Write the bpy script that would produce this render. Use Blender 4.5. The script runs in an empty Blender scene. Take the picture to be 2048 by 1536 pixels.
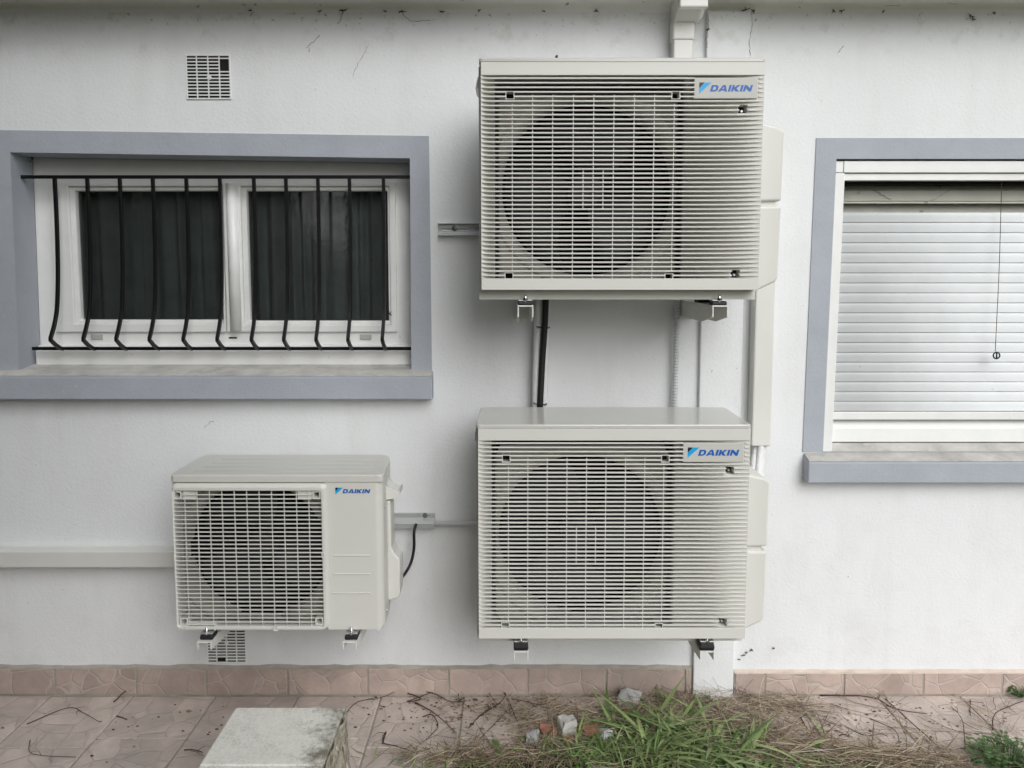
import bpy, bmesh, math, random
from mathutils import Vector, Matrix, noise
R = math.radians
SC = bpy.context.scene
COL = SC.collection

# ------------------------------------------------------------------ camera
FPX, PITCH, PPY = 1540.0, R(5), 675.0          # focal length in px (2048 wide), pitch down, principal point row
CAM = Vector((0, -3.0, 1.72))
cd = bpy.data.cameras.new("camera")
cd.sensor_width = 36.0
cd.lens = FPX / 2048 * 36
cd.shift_y = -(768 - PPY) / 2048
cd.clip_start, cd.clip_end = 0.05, 400
cam = bpy.data.objects.new("camera", cd)
cam.location = CAM
cam.rotation_euler = (R(90) - PITCH, 0, 0)
COL.objects.link(cam)
SC.camera = cam

# ------------------------------------------------------------------ sky, sun, exposure (overcast)
SUN_EL, SUN_ROT = R(36), R(160)                # azimuth clockwise from +Y: behind the camera, to the right
w = bpy.data.worlds.new("World"); SC.world = w; w.use_nodes = True
wn = w.node_tree
sky = wn.nodes.new('ShaderNodeTexSky'); sky.sky_type = 'NISHITA'; sky.sun_disc = False
sky.sun_elevation, sky.sun_rotation = SUN_EL, SUN_ROT
sky.air_density, sky.dust_density, sky.ozone_density = 1.0, 4.0, 1.0
hs = wn.nodes.new('ShaderNodeHueSaturation'); hs.inputs['Saturation'].default_value = 0.15
wn.links.new(sky.outputs[0], hs.inputs['Color'])
wn.links.new(hs.outputs[0], wn.nodes['Background'].inputs[0])
wn.nodes['Background'].inputs[1].default_value = 0.11
sl = bpy.data.lights.new("sun", 'SUN'); sl.energy = 1.5; sl.angle = R(50); sl.color = (.94, .972, 1)
sun = bpy.data.objects.new("sun", sl); COL.objects.link(sun)
sd = Vector((math.sin(SUN_ROT) * math.cos(SUN_EL), math.cos(SUN_ROT) * math.cos(SUN_EL), math.sin(SUN_EL)))
sun.rotation_euler = sd.to_track_quat('Z', 'Y').to_euler()
SC.view_settings.view_transform = 'Standard'; SC.view_settings.look = 'None'
SC.view_settings.exposure = 0.04; SC.view_settings.gamma = 1.0
SC.cycles.use_denoising = True
SC.cycles.max_bounces = 5; SC.cycles.diffuse_bounces = 4; SC.cycles.glossy_bounces = 3
SC.cycles.use_adaptive_sampling = True; SC.cycles.adaptive_threshold = .02

# ------------------------------------------------------------------ helpers
def at(px, py, Y):
    """photograph pixel -> (X, Z) on the upright plane at depth Y"""
    a, b = px - 1024, PPY - py
    d = Vector((a, FPX * math.cos(PITCH) + b * math.sin(PITCH), -FPX * math.sin(PITCH) + b * math.cos(PITCH)))
    t = (Y - CAM.y) / d.y
    return CAM.x + d.x * t, CAM.z + d.z * t
def onz(px, py, z):
    """photograph pixel -> (X, Y) on the level plane at height z"""
    a, b = px - 1024, PPY - py
    d = Vector((a, FPX * math.cos(PITCH) + b * math.sin(PITCH), -FPX * math.sin(PITCH) + b * math.cos(PITCH)))
    t = (z - CAM.z) / d.z
    return CAM.x + d.x * t, CAM.y + d.y * t

MATS = {}
def mat(name, col, rough=.5, spec=.5, metal=0, var=0, vscale=3, bump=(), speck=None, rnd=0, coat=0):
    """procedural principled material; bump = ((scale, strength, distance), ...); speck = (scale, threshold, colour, amount)"""
    m = bpy.data.materials.new(name); m.use_nodes = True
    n, l = m.node_tree.nodes, m.node_tree.links
    p = n['Principled BSDF']
    p.inputs['Roughness'].default_value = rough
    p.inputs['Specular IOR Level'].default_value = spec
    p.inputs['Metallic'].default_value = metal
    if coat: p.inputs['Coat Weight'].default_value = coat; p.inputs['Coat Roughness'].default_value = .15
    g = n.new('ShaderNodeNewGeometry'); pos = g.outputs['Position']
    c = n.new('ShaderNodeRGB'); c.outputs[0].default_value = (*col, 1); out = c.outputs[0]
    if var:
        t = n.new('ShaderNodeTexNoise'); t.inputs['Scale'].default_value = vscale; t.inputs['Detail'].default_value = 6
        t.inputs['Roughness'].default_value = .65
        l.new(pos, t.inputs['Vector'])
        mr = n.new('ShaderNodeMapRange'); mr.inputs[1].default_value = .3; mr.inputs[2].default_value = .7
        mr.inputs[3].default_value = 1 - var; mr.inputs[4].default_value = 1 + var * .6
        l.new(t.outputs[0], mr.inputs[0])
        mx = n.new('ShaderNodeVectorMath'); mx.operation = 'SCALE'
        l.new(out, mx.inputs[0]); l.new(mr.outputs[0], mx.inputs['Scale']); out = mx.outputs[0]
    if rnd:
        oi = n.new('ShaderNodeObjectInfo')
        mr = n.new('ShaderNodeMapRange'); mr.inputs[3].default_value = 1 - rnd; mr.inputs[4].default_value = 1 + rnd
        l.new(oi.outputs['Random'], mr.inputs[0])
        mx = n.new('ShaderNodeVectorMath'); mx.operation = 'SCALE'
        l.new(out, mx.inputs[0]); l.new(mr.outputs[0], mx.inputs['Scale']); out = mx.outputs[0]
    if speck:
        t = n.new('ShaderNodeTexNoise'); t.inputs['Scale'].default_value = speck[0]; t.inputs['Detail'].default_value = 3
        l.new(pos, t.inputs['Vector'])
        mr = n.new('ShaderNodeMapRange'); mr.inputs[1].default_value = speck[1]; mr.inputs[2].default_value = speck[1] + .06
        mr.inputs[4].default_value = speck[3]
        l.new(t.outputs[0], mr.inputs[0])
        mx = n.new('ShaderNodeMix'); mx.data_type = 'RGBA'
        l.new(mr.outputs[0], mx.inputs[0]); l.new(out, mx.inputs[6]); mx.inputs[7].default_value = (*speck[2], 1)
        out = mx.outputs[2]
    l.new(out, p.inputs['Base Color'])
    prev = None
    for sc_, st, dist in bump:
        t = n.new('ShaderNodeTexNoise'); t.inputs['Scale'].default_value = sc_; t.inputs['Detail'].default_value = 4
        l.new(pos, t.inputs['Vector'])
        b = n.new('ShaderNodeBump'); b.inputs['Strength'].default_value = st; b.inputs['Distance'].default_value = dist
        l.new(t.outputs[0], b.inputs['Height'])
        if prev: l.new(prev, b.inputs['Normal'])
        prev = b.outputs[0]
    if prev: l.new(prev, p.inputs['Normal'])
    MATS[name] = m
    return m

def stone_pattern(name, base, joint, rough, scale, width, dist, dirt, flat=1.0, amount=.8):
    """moulded crazy-paving pattern: rounded cells with joints between them"""
    m = mat(name, base, rough, .35, var=.22, vscale=9, rnd=.10)
    n, l = m.node_tree.nodes, m.node_tree.links
    p = n['Principled BSDF']
    src = p.inputs['Base Color'].links[0].from_socket
    g = n.new('ShaderNodeNewGeometry'); oi = n.new('ShaderNodeObjectInfo')
    warp = n.new('ShaderNodeTexNoise'); warp.inputs['Scale'].default_value = 7
    l.new(g.outputs['Position'], warp.inputs['Vector'])
    sc1 = n.new('ShaderNodeVectorMath'); sc1.operation = 'SCALE'; sc1.inputs['Scale'].default_value = .06
    l.new(warp.outputs['Color'], sc1.inputs[0])
    ad = n.new('ShaderNodeVectorMath'); ad.operation = 'ADD'
    l.new(g.outputs['Position'], ad.inputs[0]); l.new(sc1.outputs[0], ad.inputs[1])
    off = n.new('ShaderNodeVectorMath'); off.operation = 'ADD'
    sc2 = n.new('ShaderNodeVectorMath'); sc2.operation = 'SCALE'; sc2.inputs['Scale'].default_value = 3
    cmb = n.new('ShaderNodeCombineXYZ'); l.new(oi.outputs['Random'], cmb.inputs[0]); l.new(oi.outputs['Random'], cmb.inputs[1])
    l.new(cmb.outputs[0], sc2.inputs[0]); l.new(ad.outputs[0], off.inputs[0]); l.new(sc2.outputs[0], off.inputs[1])
    v = n.new('ShaderNodeTexVoronoi'); v.feature = 'DISTANCE_TO_EDGE'; v.inputs['Scale'].default_value = scale
    v.inputs['Randomness'].default_value = .9
    l.new(off.outputs[0], v.inputs['Vector'])
    mr = n.new('ShaderNodeMapRange'); mr.interpolation_type = 'SMOOTHSTEP'
    mr.inputs[1].default_value = width * .35; mr.inputs[2].default_value = width
    l.new(v.outputs['Distance'], mr.inputs[0])
    inv = n.new('ShaderNodeMath'); inv.operation = 'MULTIPLY_ADD'; inv.inputs[1].default_value = -amount; inv.inputs[2].default_value = amount
    l.new(mr.outputs[0], inv.inputs[0])
    vc = n.new('ShaderNodeTexVoronoi'); vc.inputs['Scale'].default_value = scale; vc.inputs['Randomness'].default_value = .9
    l.new(off.outputs[0], vc.inputs['Vector'])
    bw = n.new('ShaderNodeRGBToBW'); l.new(vc.outputs['Color'], bw.inputs[0])
    mrc = n.new('ShaderNodeMapRange'); mrc.inputs[3].default_value = .86; mrc.inputs[4].default_value = 1.12
    l.new(bw.outputs[0], mrc.inputs[0])
    cs = n.new('ShaderNodeVectorMath'); cs.operation = 'SCALE'; l.new(src, cs.inputs[0]); l.new(mrc.outputs[0], cs.inputs['Scale'])
    mx = n.new('ShaderNodeMix'); mx.data_type = 'RGBA'
    l.new(inv.outputs[0], mx.inputs[0]); l.new(cs.outputs[0], mx.inputs[6]); mx.inputs[7].default_value = (*joint, 1)
    # blotchy dirt
    t = n.new('ShaderNodeTexNoise'); t.inputs['Scale'].default_value = 3.5; t.inputs['Detail'].default_value = 9; t.inputs['Roughness'].default_value = .7
    l.new(g.outputs['Position'], t.inputs['Vector'])
    md = n.new('ShaderNodeMapRange'); md.inputs[1].default_value = .45; md.inputs[2].default_value = .75; md.inputs[4].default_value = .9
    l.new(t.outputs[0], md.inputs[0])
    mx2 = n.new('ShaderNodeMix'); mx2.data_type = 'RGBA'
    l.new(md.outputs[0], mx2.inputs[0]); l.new(mx.outputs[2], mx2.inputs[6]); mx2.inputs[7].default_value = (*dirt, 1)
    l.new(mx2.outputs[2], p.inputs['Base Color'])
    b = n.new('ShaderNodeBump'); b.inputs['Strength'].default_value = .8 * flat; b.inputs['Distance'].default_value = dist
    l.new(mr.outputs[0], b.inputs['Height'])
    t2 = n.new('ShaderNodeTexNoise'); t2.inputs['Scale'].default_value = 60; t2.inputs['Detail'].default_value = 6
    l.new(g.outputs['Position'], t2.inputs['Vector'])
    b2 = n.new('ShaderNodeBump'); b2.inputs['Strength'].default_value = .5; b2.inputs['Distance'].default_value = .002
    l.new(t2.outputs[0], b2.inputs['Height']); l.new(b.outputs[0], b2.inputs['Normal'])
    l.new(b2.outputs[0], p.inputs['Normal'])
    return m

class MB:
    """collects polygons; build() links them as one mesh object"""
    def __init__(s): s.v, s.f, s.m, s.sm = [], [], [], []
    def add(s, vs, fs, mi=0, smooth=False):
        o = len(s.v); s.v += [tuple(x) for x in vs]
        for f in fs: s.f.append([i + o for i in f]); s.m.append(mi); s.sm.append(smooth)
        return s
    def box(s, x0, x1, y0, y1, z0, z1, mi=0):
        vs = [(x, y, z) for x in (x0, x1) for y in (y0, y1) for z in (z0, z1)]
        return s.add(vs, [(0, 1, 3, 2), (4, 6, 7, 5), (0, 4, 5, 1), (2, 3, 7, 6), (0, 2, 6, 4), (1, 5, 7, 3)], mi)
    def prism(s, pts, y0, y1, mi=0, inset=0):
        """outline in XZ, extruded from y0 (front) to y1; inset shrinks the front for a chamfer"""
        n = len(pts)
        return s.loft([[(x, y0, z) for x, z in pts], [(x, y1, z) for x, z in pts]], mi)
    def loft(s, rings, mi=0, cap=True, smooth=False, closed=True):
        n = len(rings[0]); vs = [p for r in rings for p in r]; fs = []
        for k in range(len(rings) - 1):
            for i in range(n if closed else n - 1):
                j = (i + 1) % n
                fs.append((k * n + i, k * n + j, (k + 1) * n + j, (k + 1) * n + i))
        s.add(vs, fs, mi, smooth)
        if cap:
            o = len(s.v) - len(vs)
            s.f.append([o + i for i in range(n)][::-1]); s.m.append(mi); s.sm.append(False)
            s.f.append([o + (len(rings) - 1) * n + i for i in range(n)]); s.m.append(mi); s.sm.append(False)
        return s
    def tube(s, path, r, n=10, mi=0, cap=True, smooth=True, sq=False):
        path = [Vector(p) for p in path]; rings = []
        rr = r if isinstance(r, (list, tuple)) else [r] * len(path)
        up = None
        for i, p in enumerate(path):
            d = (path[min(i + 1, len(path) - 1)] - path[max(i - 1, 0)]).normalized()
            if up is None: up = Vector((0, 0, 1)) if abs(d.z) < .9 else Vector((1, 0, 0))
            a = d.cross(up)
            a.normalize(); b = a.cross(d).normalized(); up = b
            rings.append([tuple(p + (a * math.cos(t) + b * math.sin(t)) * rr[i]) for t in [(k + (.5 if sq else 0)) * 2 * math.pi / n for k in range(n)]])
        return s.loft(rings, mi, cap, smooth)
    def build(s, name, mats, parent=None, bevel=0, seg=2, auto=False):
        me = bpy.data.meshes.new(name)
        off = parent_origin(parent)
        me.from_pydata([(x - off[0], y - off[1], z - off[2]) for x, y, z in s.v], [], s.f)
        if not isinstance(mats, (list, tuple)): mats = [mats]
        for m in mats: me.materials.append(MATS[m] if isinstance(m, str) else m)
        me.polygons.foreach_set('material_index', s.m); me.polygons.foreach_set('use_smooth', s.sm)
        bm = bmesh.new(); bm.from_mesh(me); bmesh.ops.recalc_face_normals(bm, faces=bm.faces); bm.to_mesh(me); bm.free()
        me.update()
        o = bpy.data.objects.new(name, me); COL.objects.link(o)
        if parent: o.parent = parent
        if bevel:
            md = o.modifiers.new('bevel', 'BEVEL'); md.width = bevel; md.segments = seg; md.limit_method = 'ANGLE'; md.angle_limit = R(35)
            md.harden_normals = False
        return o
def parent_origin(p):
    o = Vector((0, 0, 0))
    while p: o += Vector(p.location); p = p.parent
    return o
def share(src, name, parent, world):
    """another piece with the mesh of src; world = its origin in the scene"""
    o = bpy.data.objects.new(name, src.data); COL.objects.link(o); o.parent = parent
    o.location = Vector(world) - parent_origin(parent)
    return o
def thing(name, label, cat, loc, group=None):
    o = bpy.data.objects.new(name, None); o.empty_display_size = .05; COL.objects.link(o)
    o.location = loc; o['label'] = label; o['category'] = cat
    if group: o['group'] = group
    return o
def tag(o, label, cat, group=None, kind=None):
    o['label'] = label; o['category'] = cat
    if group: o['group'] = group
    if kind: o['kind'] = kind
    return o
def part(name, parent):
    """an empty part that only gathers its pieces"""
    o = bpy.data.objects.new(name, None); o.empty_display_size = .03; COL.objects.link(o); o.parent = parent
    return o
def smooth_path(pts, n=8):
    pts = [Vector(p) for p in pts]; out = []
    P = [pts[0] * 2 - pts[1]] + pts + [pts[-1] * 2 - pts[-2]]
    for i in range(1, len(P) - 2):
        for k in range(n):
            t = k / n; a, b, c, d = P[i - 1], P[i], P[i + 1], P[i + 2]
            out.append(.5 * ((2 * b) + (c - a) * t + (2 * a - 5 * b + 4 * c - d) * t * t + (3 * b - a - 3 * c + d) * t ** 3))
    return out + [pts[-1]]

# ------------------------------------------------------------------ materials
def wall_material():
    m = mat("plaster_white", (.778, .788, .793), .85, .25, var=.05, vscale=1.3,
            bump=((85, .34, .004), (280, .35, .002), (20, .12, .006)))
    n, l = m.node_tree.nodes, m.node_tree.links
    p = n['Principled BSDF']; src = p.inputs['Base Color'].links[0].from_socket
    g = n.new('ShaderNodeNewGeometry'); sx = n.new('ShaderNodeSeparateXYZ'); l.new(g.outputs['Position'], sx.inputs[0])
    def layer(src, zmask, nscale, lo, hi, col, amt, stretch=(1, 1, 1), detail=6):
        mp = n.new('ShaderNodeMapping'); mp.inputs['Scale'].default_value = stretch
        l.new(g.outputs['Position'], mp.inputs['Vector'])
        t = n.new('ShaderNodeTexNoise'); t.inputs['Scale'].default_value = nscale; t.inputs['Detail'].default_value = detail
        t.inputs['Roughness'].default_value = .6
        l.new(mp.outputs[0], t.inputs['Vector'])
        a = n.new('ShaderNodeMapRange'); a.inputs[1].default_value = lo; a.inputs[2].default_value = hi; a.inputs[4].default_value = amt
        l.new(t.outputs[0], a.inputs[0])
        z = n.new('ShaderNodeMapRange'); z.inputs[1].default_value = zmask[0]; z.inputs[2].default_value = zmask[1]
        z.inputs[3].default_value = zmask[2]; z.inputs[4].default_value = zmask[3]
        l.new(sx.outputs[2], z.inputs[0])
        mu = n.new('ShaderNodeMath'); mu.operation = 'MULTIPLY'; l.new(a.outputs[0], mu.inputs[0]); l.new(z.outputs[0], mu.inputs[1])
        mx = n.new('ShaderNodeMix'); mx.data_type = 'RGBA'
        l.new(mu.outputs[0], mx.inputs[0]); l.new(src, mx.inputs[6]); mx.inputs[7].default_value = (*col, 1)
        return mx.outputs[2]
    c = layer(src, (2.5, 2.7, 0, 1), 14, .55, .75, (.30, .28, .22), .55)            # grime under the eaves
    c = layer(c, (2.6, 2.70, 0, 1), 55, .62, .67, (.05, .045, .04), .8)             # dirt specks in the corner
    c = layer(c, (.0, .9, .9, .25), 6, .52, .78, (.56, .54, .49), .4)               # splash marks near the ground
    c = layer(c, (0, 3, 1, 1), 70, .73, .76, (.22, .2, .17), .6, detail=2)          # scattered fly spots
    c = layer(c, (0, 3, 1, 1), 2.2, .5, .8, (.60, .60, .56), .24, (4, 1, .6))       # faint streaks
    l.new(c, p.inputs['Base Color'])
wall_material()
mat("eave_paint", (.84, .83, .78), .8, .25, var=.08, vscale=3, bump=((150, .2, .002),), speck=(30, .70, (.2, .19, .15), .7))
mat("grey_blue_paint", (.395, .42, .465), .75, .3, var=.08, vscale=5, bump=((110, .4, .003), (30, .2, .004)), speck=(45, .72, (.6, .6, .6), .5))
mat("sill_top", (.50, .485, .455), .9, .2, var=.3, vscale=8, bump=((60, .5, .003),), speck=(14, .55, (.55, .53, .5), .6))
mat("white_pvc", (.80, .80, .78), .35, .45, var=.05, vscale=9, speck=(40, .73, (.35, .33, .28), .6))
mat("shutter_pvc", (.77, .79, .80), .75, .2, var=.06, vscale=6, speck=(55, .74, (.3, .3, .26), .6))
mat("old_pvc", (.60, .60, .53), .55, .35, var=.12, vscale=8, speck=(30, .68, (.2, .2, .14), .7))
mat("black_iron", (.004, .004, .0045), .4, .35, bump=((120, .3, .001),))
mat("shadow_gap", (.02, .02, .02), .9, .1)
mat("grey_cap", (.42, .41, .39), .5, .4)
mat("unit_plastic", (.665, .655, .61), .38, .5, var=.02, vscale=4, bump=((900, .05, .0005),))
mat("unit_metal", (.615, .607, .565), .32, .5, var=.02, vscale=4)
mat("lid_metal", (.56, .555, .52), .16, .55, var=.02, vscale=4)
mat("fan_panel", (.33, .312, .275), .55, .4, var=.05, vscale=6)
mat("chamber_shade", (.022, .022, .022), .9, .05)  # near-black lining puts the shade inside the housing into the colour
mat("fan_plastic", (.034, .034, .035), .5, .3)
mat("badge_plate", (.54, .533, .495), .5, .4)
mat("logo_black", (.004, .004, .005), .4, .5)
mat("logo_cyan", (.0, .36, .75), .4, .5)
mat("logo_blue", (.0, .105, .44), .4, .5)
mat("trunking_cream", (.70, .695, .655), .4, .45, var=.04, vscale=5)
mat("bracket_paint", (.74, .735, .70), .35, .5, var=.04, vscale=12)
mat("bracket_galv", (.60, .61, .61), .35, .5, metal=.55, var=.08, vscale=20)
mat("chrome", (.75, .76, .78), .18, .5, metal=1)
mat("rubber", (.012, .012, .013), .55, .4)
mat("tube_black", (.012, .012, .012), .5, .4)
mat("insulation_white", (.74, .74, .74), .6, .3, var=.06, vscale=30, bump=((60, .6, .006),))
mat("conduit_grey", (.56, .57, .58), .4, .45)
mat("mortar", (.40, .37, .32), .95, .15, var=.2, vscale=14, bump=((80, .7, .004),))
mat("mortar_peach", (.64, .54, .46), .95, .15, var=.15, vscale=14, bump=((80, .5, .003),))
mat("soil", (.07, .055, .04), 1, .1, var=.4, vscale=10, bump=((40, 1, .02),))
mat("lawn", (.06, .085, .03), 1, .1, var=.5, vscale=6, bump=((50, 1, .03),))
mat("concrete", (.40, .40, .39), .95, .2, var=.15, vscale=30, bump=((120, .6, .003),))
mat("concrete_pale", (.50, .49, .46), .95, .2, var=.12, vscale=40, bump=((140, .6, .003),))
mat("brick_red", (.36, .17, .12), .95, .2, var=.2, vscale=60, bump=((160, .7, .002),))
mat("crack_grey", (.20, .19, .17), .9, .1)
mat("curtain", (.78, .79, .77), .9, .1, var=.15, vscale=12)
mat("twig_brown", (.085, .055, .04), .9, .15, var=.3, vscale=40)
stone_pattern("paving_stone", (.60, .51, .46), (.41, .36, .33), .6, 9, .045, .002, (.40, .345, .31), amount=.30)
stone_pattern("skirting_stone", (.49, .385, .335), (.53, .475, .43), .55, 9, .035, .002, (.36, .30, .27), amount=.5)

def straw_mat(name, cols, rough=.7, trans=0):
    m = bpy.data.materials.new(name); m.use_nodes = True
    n, l = m.node_tree.nodes, m.node_tree.links; p = n['Principled BSDF']
    p.inputs['Roughness'].default_value = rough; p.inputs['Specular IOR Level'].default_value = .35
    g = n.new('ShaderNodeNewGeometry'); cr = n.new('ShaderNodeValToRGB'); cr.color_ramp.interpolation = 'LINEAR'
    e = cr.color_ramp.elements
    for i, c in enumerate(cols):
        x = i / (len(cols) - 1)
        el = e[0] if i == 0 else (e[1] if i == len(cols) - 1 else e.new(x))
        el.position = x; el.color = (*c, 1)
    l.new(g.outputs['Random Per Island'], cr.inputs[0]); l.new(cr.outputs[0], p.inputs['Base Color'])
    if trans:
        p.inputs['Subsurface Weight'].default_value = 0
    MATS[name] = m
straw_mat("dry_straw", [(.08, .05, .035), (.20, .13, .09), (.46, .34, .22), (.12, .075, .05), (.30, .19, .13), (.66, .55, .39)])
straw_mat("green_grass", [(.05, .115, .022), (.10, .215, .045), (.165, .31, .08), (.07, .14, .04), (.30, .38, .15)], .45)
straw_mat("leaf_green", [(.07, .15, .03), (.11, .22, .05), (.15, .28, .07)], .4)
straw_mat("dead_blade", [(.13, .085, .055), (.24, .17, .10), (.40, .31, .19), (.18, .16, .07), (.30, .21, .14)], .8)
straw_mat("weed_leaf", [(.035, .085, .02), (.055, .12, .03), (.09, .17, .045)], .45)
straw_mat("added_hedge_leaf", [(.018, .03, .012), (.03, .05, .018), (.045, .065, .025)], .6)
straw_mat("debris_mix", [(.05, .035, .025), (.10, .07, .05), (.55, .54, .5), (.16, .10, .07), (.3, .2, .15)], .9)

def limestone():
    m = mat("terrazzo", (.76, .75, .69), .8, .3, var=.12, vscale=25, bump=((140, .4, .002),))
    n, l = m.node_tree.nodes, m.node_tree.links; p = n['Principled BSDF']; src = p.inputs['Base Color'].links[0].from_socket
    g = n.new('ShaderNodeNewGeometry'); pos = g.outputs['Position']
    wq = n.new('ShaderNodeTexNoise'); wq.inputs['Scale'].default_value = 40; l.new(pos, wq.inputs['Vector'])
    ws = n.new('ShaderNodeVectorMath'); ws.operation = 'SCALE'; ws.inputs['Scale'].default_value = .012; l.new(wq.outputs['Color'], ws.inputs[0])
    wa = n.new('ShaderNodeVectorMath'); wa.operation = 'ADD'; l.new(pos, wa.inputs[0]); l.new(ws.outputs[0], wa.inputs[1])
    v = n.new('ShaderNodeTexVoronoi'); v.inputs['Scale'].default_value = 21; l.new(wa.outputs[0], v.inputs['Vector'])
    bw = n.new('ShaderNodeSeparateColor'); l.new(v.outputs['Color'], bw.inputs[0])
    sel = n.new('ShaderNodeMapRange'); sel.inputs[1].default_value = .66; sel.inputs[2].default_value = .7; l.new(bw.outputs[0], sel.inputs[0])
    d = n.new('ShaderNodeMapRange'); d.inputs[1].default_value = .42; d.inputs[2].default_value = .36; l.new(v.outputs['Distance'], d.inputs[0])
    mu = n.new('ShaderNodeMath'); mu.operation = 'MULTIPLY'; l.new(sel.outputs[0], mu.inputs[0]); l.new(d.outputs[0], mu.inputs[1])
    mu2 = n.new('ShaderNodeMath'); mu2.operation = 'MULTIPLY'; mu2.inputs[1].default_value = .22; l.new(mu.outputs[0], mu2.inputs[0])
    pc = n.new('ShaderNodeMix'); pc.data_type = 'RGBA'; l.new(bw.outputs[1], pc.inputs[0])
    pc.inputs[6].default_value = (.50, .39, .31, 1); pc.inputs[7].default_value = (.42, .43, .39, 1)
    mx = n.new('ShaderNodeMix'); mx.data_type = 'RGBA'; l.new(mu2.outputs[0], mx.inputs[0]); l.new(src, mx.inputs[6]); l.new(pc.outputs[2], mx.inputs[7])
    # fine veins of the cement between the chips
    ve = n.new('ShaderNodeTexVoronoi'); ve.feature = 'DISTANCE_TO_EDGE'; ve.inputs['Scale'].default_value = 60; l.new(wa.outputs[0], ve.inputs['Vector'])
    vm = n.new('ShaderNodeMapRange'); vm.inputs[1].default_value = .12; vm.inputs[2].default_value = .0; vm.inputs[4].default_value = .75; l.new(ve.outputs['Distance'], vm.inputs[0])
    mxv = n.new('ShaderNodeMix'); mxv.data_type = 'RGBA'; l.new(vm.outputs[0], mxv.inputs[0]); l.new(mx.outputs[2], mxv.inputs[6]); mxv.inputs[7].default_value = (.86, .85, .80, 1)
    # lichen creeping in from one side
    sx = n.new('ShaderNodeSeparateXYZ'); l.new(pos, sx.inputs[0])
    xm = n.new('ShaderNodeMapRange'); xm.inputs[1].default_value = -.72; xm.inputs[2].default_value = -.49; xm.inputs[3].default_value = -.12; xm.inputs[4].default_value = .36; l.new(sx.outputs[0], xm.inputs[0])
    li = n.new('ShaderNodeTexNoise'); li.inputs['Scale'].default_value = 22; li.inputs['Detail'].default_value = 8; li.inputs['Roughness'].default_value = .75; l.new(pos, li.inputs['Vector'])
    sm = n.new('ShaderNodeMath'); sm.operation = 'ADD'; l.new(li.outputs[0], sm.inputs[0]); l.new(xm.outputs[0], sm.inputs[1])
    lm = n.new('ShaderNodeMapRange'); lm.inputs[1].default_value = .55; lm.inputs[2].default_value = .80; lm.inputs[4].default_value = .85; l.new(sm.outputs[0], lm.inputs[0])
    mx3 = n.new('ShaderNodeMix'); mx3.data_type = 'RGBA'; l.new(lm.outputs[0], mx3.inputs[0]); l.new(mxv.outputs[2], mx3.inputs[6]); mx3.inputs[7].default_value = (.13, .11, .065, 1)
    l.new(mx3.outputs[2], p.inputs['Base Color'])
limestone()
mat("terrazzo_rough", (.44, .41, .33), .95, .2, var=.45, vscale=30, bump=((45, 1, .012), (150, .8, .004)), speck=(26, .56, (.14, .12, .06), .7))

def glass_material():
    """thin obscure glass: tinted see-through layer under a rippled reflection"""
    m = bpy.data.materials.new("obscure_glass"); m.use_nodes = True
    n, l = m.node_tree.nodes, m.node_tree.links
    for x in list(n):
        if x.type == 'BSDF_PRINCIPLED': n.remove(x)
    out = [x for x in n if x.type == 'OUTPUT_MATERIAL'][0]
    tr = n.new('ShaderNodeBsdfTransparent'); tr.inputs[0].default_value = (.60, .62, .62, 1)
    gl = n.new('ShaderNodeBsdfGlossy'); gl.inputs['Roughness'].default_value = .04; gl.inputs[0].default_value = (1, 1, 1, 1)
    g = n.new('ShaderNodeNewGeometry')
    t = n.new('ShaderNodeTexNoise'); t.inputs['Scale'].default_value = 38; t.inputs['Detail'].default_value = 1.5; t.inputs['Distortion'].default_value = .6
    l.new(g.outputs['Position'], t.inputs['Vector'])
    b = n.new('ShaderNodeBump'); b.inputs['Strength'].default_value = .12; b.inputs['Distance'].default_value = .003
    l.new(t.outputs[0], b.inputs['Height']); l.new(b.outputs[0], gl.inputs['Normal'])
    fr = n.new('ShaderNodeFresnel'); fr.inputs['IOR'].default_value = 1.6
    mx = n.new('ShaderNodeMixShader'); l.new(fr.outputs[0], mx.inputs[0]); l.new(tr.outputs[0], mx.inputs[1]); l.new(gl.outputs[0], mx.inputs[2])
    l.new(mx.outputs[0], out.inputs['Surface'])
    MATS["obscure_glass"] = m
glass_material()
# ================================================================== GROUND
def sheet(name, m, x0, x1, y0, y1, z):
    o = MB().add([(x0, y0, z), (x1, y0, z), (x1, y1, z), (x0, y1, z)], [(0, 1, 2, 3)]).build(name, m); o['kind'] = 'structure'; return o
sheet('ground', 'lawn', -60, 60, -60, 60, -.045)
random.seed(4)
TER_X0, TER_X1, TER_Y = -3.4, 3.4, -1.62
terrace = MB().box(TER_X0, TER_X1, TER_Y, .0, -.12, -.008).build('terrace', 'mortar'); terrace['kind'] = 'structure'
TP = .335
proto_tiles = {}
def tile_mesh(wx, wy):
    key = (round(wx, 3), round(wy, 3))
    if key not in proto_tiles:
        o = MB().box(-wx / 2, wx / 2, -wy / 2, wy / 2, -.02, 0).build('paving_tile', 'paving_stone', bevel=.0)
        me = o.data; bm = bmesh.new(); bm.from_mesh(me)
        bmesh.ops.bevel(bm, geom=[e for e in bm.edges if all(v.co.z > -.001 for v in e.verts)], offset=.003, segments=1, affect='EDGES')
        bm.to_mesh(me); bm.free(); bpy.data.objects.remove(o); proto_tiles[key] = me
    return proto_tiles[key]
def lay(x0, x1, y0, y1):
    wx, wy = x1 - x0 - .006, y1 - y0 - .006
    o = bpy.data.objects.new('paving_tile', tile_mesh(wx, wy)); COL.objects.link(o); o.parent = terrace
    o.location = ((x0 + x1) / 2, (y0 + y1) / 2, random.uniform(-.0025, .001))
    o.rotation_euler = (R(random.uniform(-.25, .25)), R(random.uniform(-.25, .25)), 0)
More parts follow.
